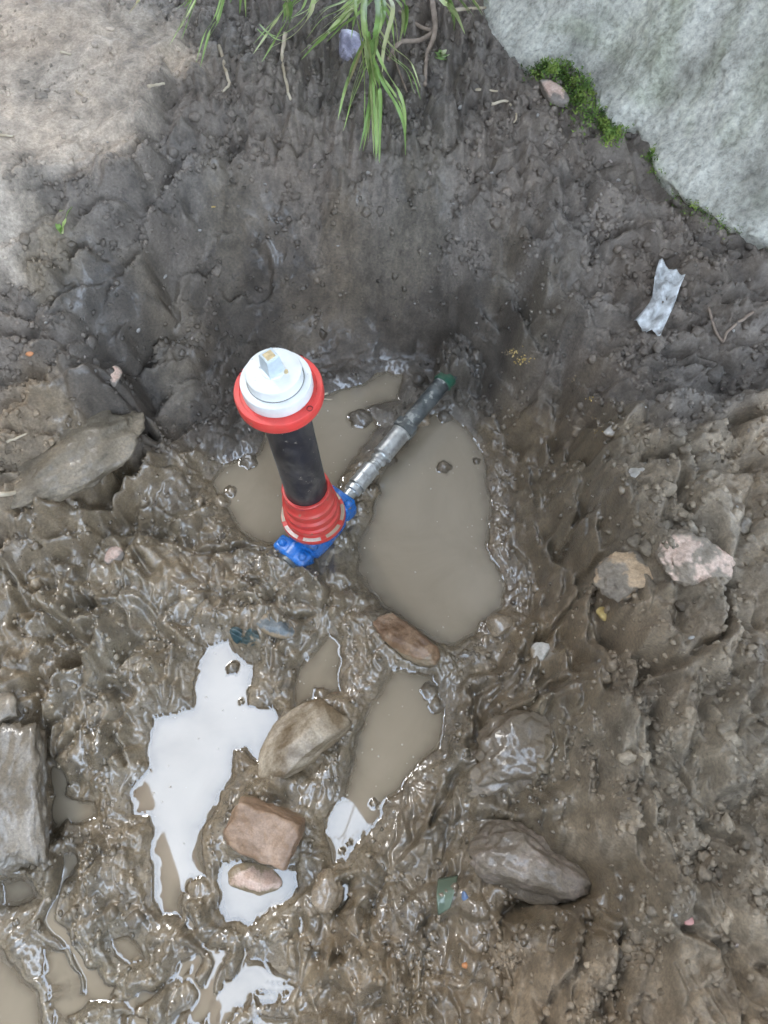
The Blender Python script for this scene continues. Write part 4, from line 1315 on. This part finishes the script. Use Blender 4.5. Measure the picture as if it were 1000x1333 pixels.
ptube('nipple', -.02, .22, .0135, C_ZINC)
ptube('lock_ring', .012, .026, .0185, C_ZINC)
cp = ptube('coupling', .030, .082, .0195, C_ZINC)
for k in range(3):
    ptube('coupling_rib', .0285 + .0245 * k, .0325 + .0245 * k, .0208, C_ZINC, 40, .001, cp)
for k in range(5):
    ptube('thread', .086 + .006 * k, .0895 + .006 * k, .0152, C_ZINC, 32, .0012)
ptube('ring_nut', .100, .110, .0185, C_ZINC)
cp2 = ptube('coupling', .118, .188, .0215, C_ZINC)
for k in (0, 1):
    ptube('coupling_rib', .1165 + .0665 * k, .1235 + .0665 * k, .0228, C_ZINC, 40, .0015, cp2)
lathe('hex_union', [(.020, .188), (.0275, .190), (.0275, .212), (.020, .214)], C_DARKST, pipe, 6, along_p(0))
ptube('pipe_run', .205, .395, .0190, C_DARKST, 40)
ptube('green_sleeve', .338, .362, .0225, C_GREEN, 40)
side = along_p(0)
lathe('drain_plug', [(.008, 0), (.008, .026), (.006, .028), (.0, .028)], C_DARKST, pipe, 16,
      Matrix.Translation(PD * .1 + Vector((0, 0, PZ0)) + (PD + Vector((0, 0, PSL))).normalized() * .201) @ Matrix.Rotation(R(90), 4, Vector((PD.x, PD.y, 0))) @ Matrix.Translation(Vector((0, 0, -.02))), False)

cpts = []
for i in range(25):
    f = i / 24
    cpts.append((.32 + (-1.63 - .32) * f, 1.9 + (-3.56 - 1.9) * f, 4.0 - .12 * 4 * f * (1 - f)))
cab = tube('overhead_cable', cpts, .0038, paint('cable_black', (.03, .03, .03), .5, mud=0), None, 8)
tag(cab, 'thin cable overhead, seen as a dark line in the white end of the narrow puddle', 'cable')

# froth and grit floating on the pools
vs_, fs = [], []
for key, cnt in (('behind', 46), ('right', 30), ('lower', 16), ('left', 16), ('triangle', 8)):
    P = POLYW[key]; lo, hi = P.min(0), P.max(0)
    got = 0
    while got < cnt:
        q = np.array([random.uniform(lo[0], hi[0]), random.uniform(lo[1], hi[1])])
        sdv = poly_sd(P, np.array([q[0]]), np.array([q[1]]))[0]
        if sdv > -.006 or (sdv < -.05 and random.random() < .6):
            continue
        got += 1
        r_ = random.choice((.0009, .0012, .0016, .0024)); i0 = len(vs_)
        for j in range(2):
            for a in range(6):
                th = a * math.pi / 3
                vs_.append((q[0] + r_ * (1 - .45 * j) * math.cos(th), q[1] + r_ * (1 - .45 * j) * math.sin(th), -.0005 + j * r_ * .8))
        vs_.append((q[0], q[1], r_ * 1.0))
        for a in range(6):
            fs.append((i0 + a, i0 + (a + 1) % 6, i0 + 6 + (a + 1) % 6, i0 + 6 + a)); fs.append((i0 + 6 + a, i0 + 6 + (a + 1) % 6, i0 + 12))
o = mesh('froth_specks', vs_, fs, paint('froth', (.42, .38, .31), .25, mud=.3, var=.3, scale=300), None)
tag(o, 'tiny pale froth and grit specks floating on the brown pools', 'froth', None, 'stuff')

# ------------------------------------------------------------------ litter, twigs and grass
m, ns, ls, b = new_mat('white_plastic_film')
t = noise_node(ns, ls, 40, 5); r = ramp(ns, ls, t.outputs[0], [(.40, (.26, .26, .25)), (.58, (.62, .64, .64))])
ls.new(r.outputs[0], b.inputs['Base Color']); b.inputs['Roughness'].default_value = .45
M_FILM = m


def sheet(name, left, right, nseg, mat, lift=.006, crumple=.004, thick=.0008, seed=0, fold=3):
    """a crumpled strip between two pixel edges, resting on the ground"""
    vs_, fs = [], []
    L = smooth_path([G(x, y) for x, y in left], nseg); Rr = smooth_path([G(x, y) for x, y in right], nseg)
    m_ = 12
    N_ = min(len(L), len(Rr))
    zavg = [.5 * (L[i].z + Rr[i].z) for i in range(N_)]
    for i in range(N_):
        for j in range(m_ + 1):
            p = L[i].lerp(Rr[i], j / m_)
            p.z = max(p.z, zavg[i]) + lift + crumple * mn.noise(Vector((i * .35, j * .5, seed))) + .6 * crumple * math.sin(j / m_ * fold * math.pi + i * .25) + .5 * crumple * mn.noise(Vector((i * .9, j * 1.1, seed + 9)))
            vs_.append(p)
    for i in range(N_ - 1):
        for j in range(m_):
            a = i * (m_ + 1) + j
            fs.append((a, a + 1, a + m_ + 2, a + m_ + 1))
    o = mesh(name, vs_, fs, mat)
    md = o.modifiers.new('thickness', 'SOLIDIFY'); md.thickness = thick
    return o


o = sheet('plastic_scrap', [(852, 352), (846, 375), (842, 402), (818, 434)], [(888, 366), (880, 385), (872, 408), (856, 444)], 8, M_FILM, .017, .008, seed=3, fold=4)
tag(o, 'crumpled white plastic strip on the dark soil below the concrete', 'plastic scrap')

m, ns, ls, b = new_mat('green_glass')
b.inputs['Base Color'].default_value = (.16, .21, .15, 1); b.inputs['Roughness'].default_value = .15; b.inputs['Transmission Weight'].default_value = .3
o = sheet('glass_shard', [(570, 1146), (568, 1168), (569, 1190)], [(596, 1141), (592, 1160), (586, 1182)], 6, m, .006, .0006, .003, 5)
tag(o, 'flat greenish glass shard lying in the lower mud', 'glass shard')
rock('plastic_bit', 605, 1167, (5, 6), .7, .3, paint('blue_bit', (.10, .16, .28), .3, mud=.5), 'small blue plastic bit beside the green glass shard', 300, .2, 6, 'litter', sub=3)
rock('plastic_bit', 605, 1256, (5, 4), .7, .3, paint('orange_bit', (.45, .18, .06), .4, mud=.5), 'tiny orange bit at the bottom right of the glass shard', 301, .2, 6, 'litter', sub=2)
rock('plastic_bit', 40, 461, (6, 4), .7, .3, paint('orange_bit_two', (.45, .19, .08), .5, mud=.4), 'tiny orange bit on the dark soil at the left edge', 302, .2, 6, 'litter', sub=2)
rock('plastic_bit', 897, 1198, (9, 5), .7, .3, paint('pink_bit', (.45, .22, .19), .5, mud=.4), 'small pink bit on the lower right bank', 303, .2, 6, 'litter', sub=2)
o = sheet('cloth_scrap', [(305, 820), (303, 828), (306, 838)], [(335, 822), (338, 832), (330, 842)], 6, paint('teal_cloth', (.022, .055, .06), .35, mud=.45), .008, .012, .001, 8)
tag(o, 'dark teal scrap stuck in the mud above the white puddle', 'scrap')
rock('stone', 358, 815, (30, 14), .5, R(-20), stone_mat('blue_grey_stone', (.09, .105, .11), (.17, .19, .195), .25, .7, scale=20), 'blue grey stone in the mud beside the teal scrap', 304, .35, 6, sub=4)


# yellow flakes in two patches
def flakes(spots, num, smin, smax, label):
    vs_, fs = [], []
    for _ in range(num):
        px, py, sp_ = random.choice(spots)
        g = G(px + random.gauss(0, sp_), py + random.gauss(0, sp_ * .6)) + Vector((0, 0, .002))
        s_ = random.uniform(smin, smax)
        a = Vector((random.gauss(0, 1), random.gauss(0, 1), random.gauss(0, .5))).normalized()
        b_ = a.cross(Vector((random.gauss(0, .3), random.gauss(0, .3), 1))).normalized(); c = a.cross(b_)
        i = len(vs_)
        vs_ += [g + a * s_, g - a * s_ * .8, g + b_ * s_ * .7, g - b_ * s_ * .6, g + c * s_ * .4, g - c * s_ * .5]
        for u, v in ((0, 2), (2, 1), (1, 3), (3, 0)):
            fs += [(i + u, i + v, i + 4), (i + v, i + u, i + 5)]
    o = mesh('yellow_crumbs', vs_, fs, S_YEL, smooth=False)
    tag(o, label, 'crumbs', None, 'stuff')


flakes([(672, 460, 6), (685, 468, 5), (660, 460, 4), (678, 472, 4)], 70, .001, .0045, 'bright yellow crumbs on the grey bank right of the pipe')
flakes([(768, 520, 3), (772, 545, 2.5), (776, 562, 2), (745, 495, 3)], 30, .001, .004, 'ochre crumbs along the edge crack of the right bank')
flakes([(278, 270, 2)], 6, .002, .004, 'tiny yellow fleck on the dark soil at upper left')

m, ns, ls, b = new_mat('dry_straw')
t = noise_node(ns, ls, 30, 4); r = ramp(ns, ls, t.outputs[0], [(.3, (.34, .27, .18)), (.7, (.52, .45, .34))])
ls.new(r.outputs[0], b.inputs['Base Color']); b.inputs['Roughness'].default_value = .75
M_STRAW = m
m, ns, ls, b = new_mat('root_bark')
t = noise_node(ns, ls, 60, 5); r = ramp(ns, ls, t.outputs[0], [(.3, (.18, .135, .10)), (.7, (.32, .255, .20))])
ls.new(r.outputs[0], b.inputs['Base Color']); b.inputs['Roughness'].default_value = .85
M_ROOT = m


def twig(name, pts, wpx, mat, label, cat, lift=.004, taper=True):
    k = pxm(*pts[0][:2]) * .5 * wpx
    path = smooth_path([G(p[0], p[1], lift + (p[2] if len(p) > 2 else 0)) for p in pts], 6)
    path = [p + Vector((random.gauss(0, .0006), random.gauss(0, .0006), 0)) for p in path]
    rad = [k * (1 - .45 * i / len(path) if taper else 1) for i in range(len(path))]
    return tag(tube(name, path, rad, mat, None, 7), label, cat)


twig('straw', [(372, 45), (368, 80), (378, 132)], 6, M_STRAW, 'straight dry straw hanging below the left grass blades', 'straw')
twig('straw', [(286, 62), (295, 95), (299, 112), (289, 122)], 5, M_STRAW, 'dry straw with a hooked lower end at upper left', 'straw')
twig('straw', [(619, 119), (648, 121)], 4, M_STRAW, 'short pale straw on the soil left of the concrete', 'straw')
twig('straw', [(585, 26), (631, 22)], 5, M_STRAW, 'pale straw at the top beside the concrete corner', 'straw', .02)
twig('straw', [(80, 70), (93, 73)], 4, M_STRAW, 'small white straw on the tan earth near the top left', 'straw')
twig('straw', [(194, 115), (215, 111)], 5, M_STRAW, 'small pale straw at the right rim of the tan earth', 'straw')
twig('straw', [(100, 121), (108, 127)], 4, M_STRAW, 'tiny pale straw in the middle of the tan earth', 'straw')
twig('straw', [(0, 178), (20, 180)], 4, M_STRAW, 'pale straw at the left edge of the tan earth', 'straw')
twig('straw', [(10, 577), (38, 565)], 4, M_STRAW, 'pale straw lying above the embedded boulder at the left edge', 'straw')
twig('straw', [(0, 645), (35, 640), (65, 622)], 7, M_STRAW, 'long pale straw on the embedded boulder', 'straw')
twig('straw', [(640, 138), (660, 134), (672, 152), (668, 162)], 4, M_STRAW, 'curled thin straw on the soil near the concrete', 'straw')
rt = twig('root', [(560, -10), (566, 45), (556, 78), (553, 118)], 8, M_ROOT, 'brown root hanging down right of the grass tuft', 'root', .012)
rt2 = tube('root_branch', smooth_path([G(565, 50, .014), G(545, 60, .012), G(520, 62, .01), G(505, 85, .01)], 6), .0045, M_ROOT, rt, 7)
rt3 = tube('root_branch', smooth_path([G(520, 25, .016), G(545, 42, .014), G(562, 48, .012)], 6), .004, M_ROOT, rt, 7)
rt4 = tube('root_branch', smooth_path([G(512, 75, .01), G(520, 100, .01), G(530, 125, .008)], 6), .002, M_ROOT, rt, 7)
tw = twig('twig', [(1004, 392), (975, 412), (950, 430), (940, 448)], 5, M_ROOT, 'forked thin twig on the soil at the right edge', 'twig', .006)
tube('twig_fork', smooth_path([G(940, 448, .006), G(930, 434, .006), G(920, 405, .01)], 6), .0026, M_ROOT, tw, 7)
twig('twig', [(428, 512), (408, 520), (432, 521)], 3, M_STRAW, 'tiny pale splinter at the pool rim right of the white cap', 'twig', .003)

m, ns, ls, b = new_mat('grass_blade_green')
oi = nd(ns, 'ShaderNodeObjectInfo')
rg = ramp(ns, ls, oi.outputs['Random'], [(0, (.17, .28, .08)), (.35, (.28, .42, .13)), (.65, (.40, .52, .20)), (.85, (.52, .58, .30)), (1, (.58, .49, .29))])
t = noise_node(ns, ls, 25, 3)
mx = nd(ns, 'ShaderNodeMix', data_type='RGBA', blend_type='MULTIPLY'); mx.inputs[0].default_value = 1
r_ = ramp(ns, ls, t.outputs[0], [(.3, (.75, .75, .75)), (.7, (1.2, 1.2, 1.1))])
ls.new(rg.outputs[0], mx.inputs[6]); ls.new(r_.outputs[0], mx.inputs[7]); ls.new(mx.outputs[2], b.inputs['Base Color'])
b.inputs['Roughness'].default_value = .45
tl = nd(ns, 'ShaderNodeBsdfTranslucent'); ls.new(mx.outputs[2], tl.inputs[0])
ms_ = nd(ns, 'ShaderNodeMixShader'); ms_.inputs[0].default_value = .3
ls.new(b.outputs[0], ms_.inputs[1]); ls.new(tl.outputs[0], ms_.inputs[2]); ls.new(ms_.outputs[0], ns['Material Output'].inputs[0])
M_GRASS = m


def blade(parent, pts, wpx):
    """pts: (px, py, height above the soil)"""
    path = smooth_path([G(x, y) * 1.0 + Vector((0, 0, 0)) if z is None else Vector(W(x, y, z if parent.name.startswith(('weed', 'seedling')) else deep(z))) for x, y, z in pts], 7)
    k = (Vector((0, 0, CAM_H)) - path[0]).length / FPX * wpx * .5
    vs_, fs = [], []
    N_ = len(path)
    tw_ = random.uniform(-.7, .7)
    for i, p in enumerate(path):
        t = (path[min(i + 1, N_ - 1)] - path[max(i - 1, 0)]).normalized()
        s_ = t.cross(Vector((math.sin(tw_), 0, 1))).normalized()
        up = s_.cross(t).normalized()
        f = i / (N_ - 1)
        w = k * (.75 + .5 * math.sin(min(1, f * 1.6) * math.pi * .5)) * (1 - f ** 3.0) + .0003
        vs_ += [p - s_ * w + up * w * .35, p, p + s_ * w + up * w * .35]
        if i:
            a = 3 * (i - 1)
            fs += [(a, a + 1, a + 4, a + 3), (a + 1, a + 2, a + 5, a + 4)]
    o = mesh('blade', vs_, fs, M_GRASS, None)
    o.parent = parent
    o.location = -parent.location
    return o


def gz(px, py, up):
    return G(px, py).z + up


def tuft(px, py, label, blades):
    t_ = empty('grass_tuft', G(px, py))
    tag(t_, label, 'grass', 'grass tufts along the top edge')
    for pts, w in blades:
        blade(t_, pts, w * .52)
        for _ in range(2):
            jx, jy, jz = random.gauss(0, 9), random.gauss(0, 8), random.gauss(0, .012)
            f_ = random.uniform(.75, 1.1)
            q = [(x + jx * (.4 + .6 * i / len(pts)), pts[0][1] + (y - pts[0][1]) * f_ + jy, z + jz) for i, (x, y, z) in enumerate(pts)]
            blade(t_, q, w * random.uniform(.28, .5))
    return t_


ZG = .42
tuft(480, -15, 'long green grass tuft drooping over the soil at the top middle', [
    ([(478, -20, .5), (474, 30, .58), (482, 90, .52), (486, 160, .45), (487, 204, .41)], 9),
    ([(484, -20, .5), (492, 20, .58), (482, 80, .53), (478, 150, .45), (468, 196, .41)], 8),
    ([(474, -20, .5), (472, 25, .6), (482, 75, .55), (489, 140, .46), (491, 200, .41)], 8),
    ([(478, 40, .56), (483, 80, .52), (492, 120, .47), (491, 170, .43), (490, 206, .40)], 8),
    ([(484, 60, .54), (482, 100, .5), (480, 150, .44), (476, 182, .41)], 6),
    ([(482, 60, .54), (470, 95, .48), (458, 130, .43), (449, 166, .40)], 7),
    ([(476, 50, .54), (462, 80, .48), (448, 120, .43), (440, 156, .40)], 6),
    ([(484, 70, .52), (500, 110, .48), (520, 145, .44), (527, 170, .42), (528, 202, .40)], 7),
    ([(488, 40, .54), (510, 72, .48), (535, 95, .44), (548, 130, .41)], 5),
    ([(492, -10, .52), (500, 10, .55), (485, 60, .52), (480, 90, .5)], 8),
    ([(484, -30, .5), (440, 30, .5), (410, 60, .46), (392, 78, .43)], 8),
    ([(480, -30, .5), (450, 8, .52), (420, 25, .48), (398, 52, .43)], 6),
    ([(500, -20, .5), (470, 15, .54), (445, 35, .5), (425, 55, .45)], 5),
    ([(488, -20, .5), (520, 5, .52), (524, 30, .48), (520, 55, .44)], 9),
    ([(480, -20, .5), (505, 15, .52), (512, 40, .48), (515, 78, .43)], 5),
    ([(470, -20, .5), (460, 5, .5), (455, 22, .46), (450, 45, .43)], 6),
])
tuft(385, -30, 'short bent grass blades at the top, left of the long tuft', [
    ([(372, -30, .5), (374, 0, .52), (376, 18, .48), (372, 30, .45)], 10),
    ([(410, -30, .5), (408, 5, .52), (385, 35, .48), (352, 53, .43)], 9),
    ([(372, 10, .5), (362, 25, .48), (350, 42, .45), (330, 70, .43)], 8),
    ([(405, -20, .5), (395, 10, .5), (380, 25, .47), (370, 44, .44)], 6),
    ([(338, 32, .45), (350, 44, .45), (362, 48, .44)], 4),
])
tuft(280, -30, 'thin grass blades at the upper left edge of the soil', [
    ([(295, -20, .5), (285, 20, .48), (272, 45, .45), (262, 82, .43)], 5),
    ([(262, -20, .5), (252, 10, .48), (245, 30, .45), (236, 52, .43)], 6),
    ([(188, -10, .46), (178, 5, .46), (168, 18, .43)], 6),
    ([(315, -20, .5), (313, 0, .47), (312, 18, .43)], 5),
    ([(258, -20, .48), (250, -2, .46), (240, 10, .43)], 5),
])
tuft(590, -25, 'green grass blades at the top beside the concrete corner', [
    ([(560, -20, .5), (578, 0, .52), (592, 15, .48), (602, 36, .43)], 9),
    ([(580, -20, .5), (596, -2, .5), (606, 8, .47), (618, 22, .44)], 8),
    ([(570, -25, .5), (584, 0, .52), (590, 12, .48), (590, 30, .44)], 7),
    ([(605, -20, .5), (615, 0, .48), (622, 10, .45), (628, 20, .43)], 4),
])
wd = empty('weed', G(80, 300))
tag(wd, 'small thin green weed at the left edge of the tan earth', 'weed')
for pts in ([(80, 304), (80, 285), (82, 262)], [(79, 300), (86, 278), (95, 268)], [(80, 305), (76, 296), (75, 288)], [(80, 303), (84, 292), (86, 284)]):
    zz = G(*pts[0]).z
    blade(wd, [(pts[0][0], pts[0][1], zz), (pts[1][0], pts[1][1], zz + .015), (pts[2][0], pts[2][1], zz + .018)], 6)
sl = empty('seedling', G(575, 72))
tag(sl, 'tiny bright green seedling under the root at the top', 'seedling')
for a in range(5):
    th = a * 1.25
    g0 = G(575, 72).z + .01
    blade(sl, [(575, 72, g0), (575 + 5 * math.cos(th), 72 + 4 * math.sin(th), g0 + .006), (575 + 9 * math.cos(th), 72 + 7 * math.sin(th), g0)], 9)
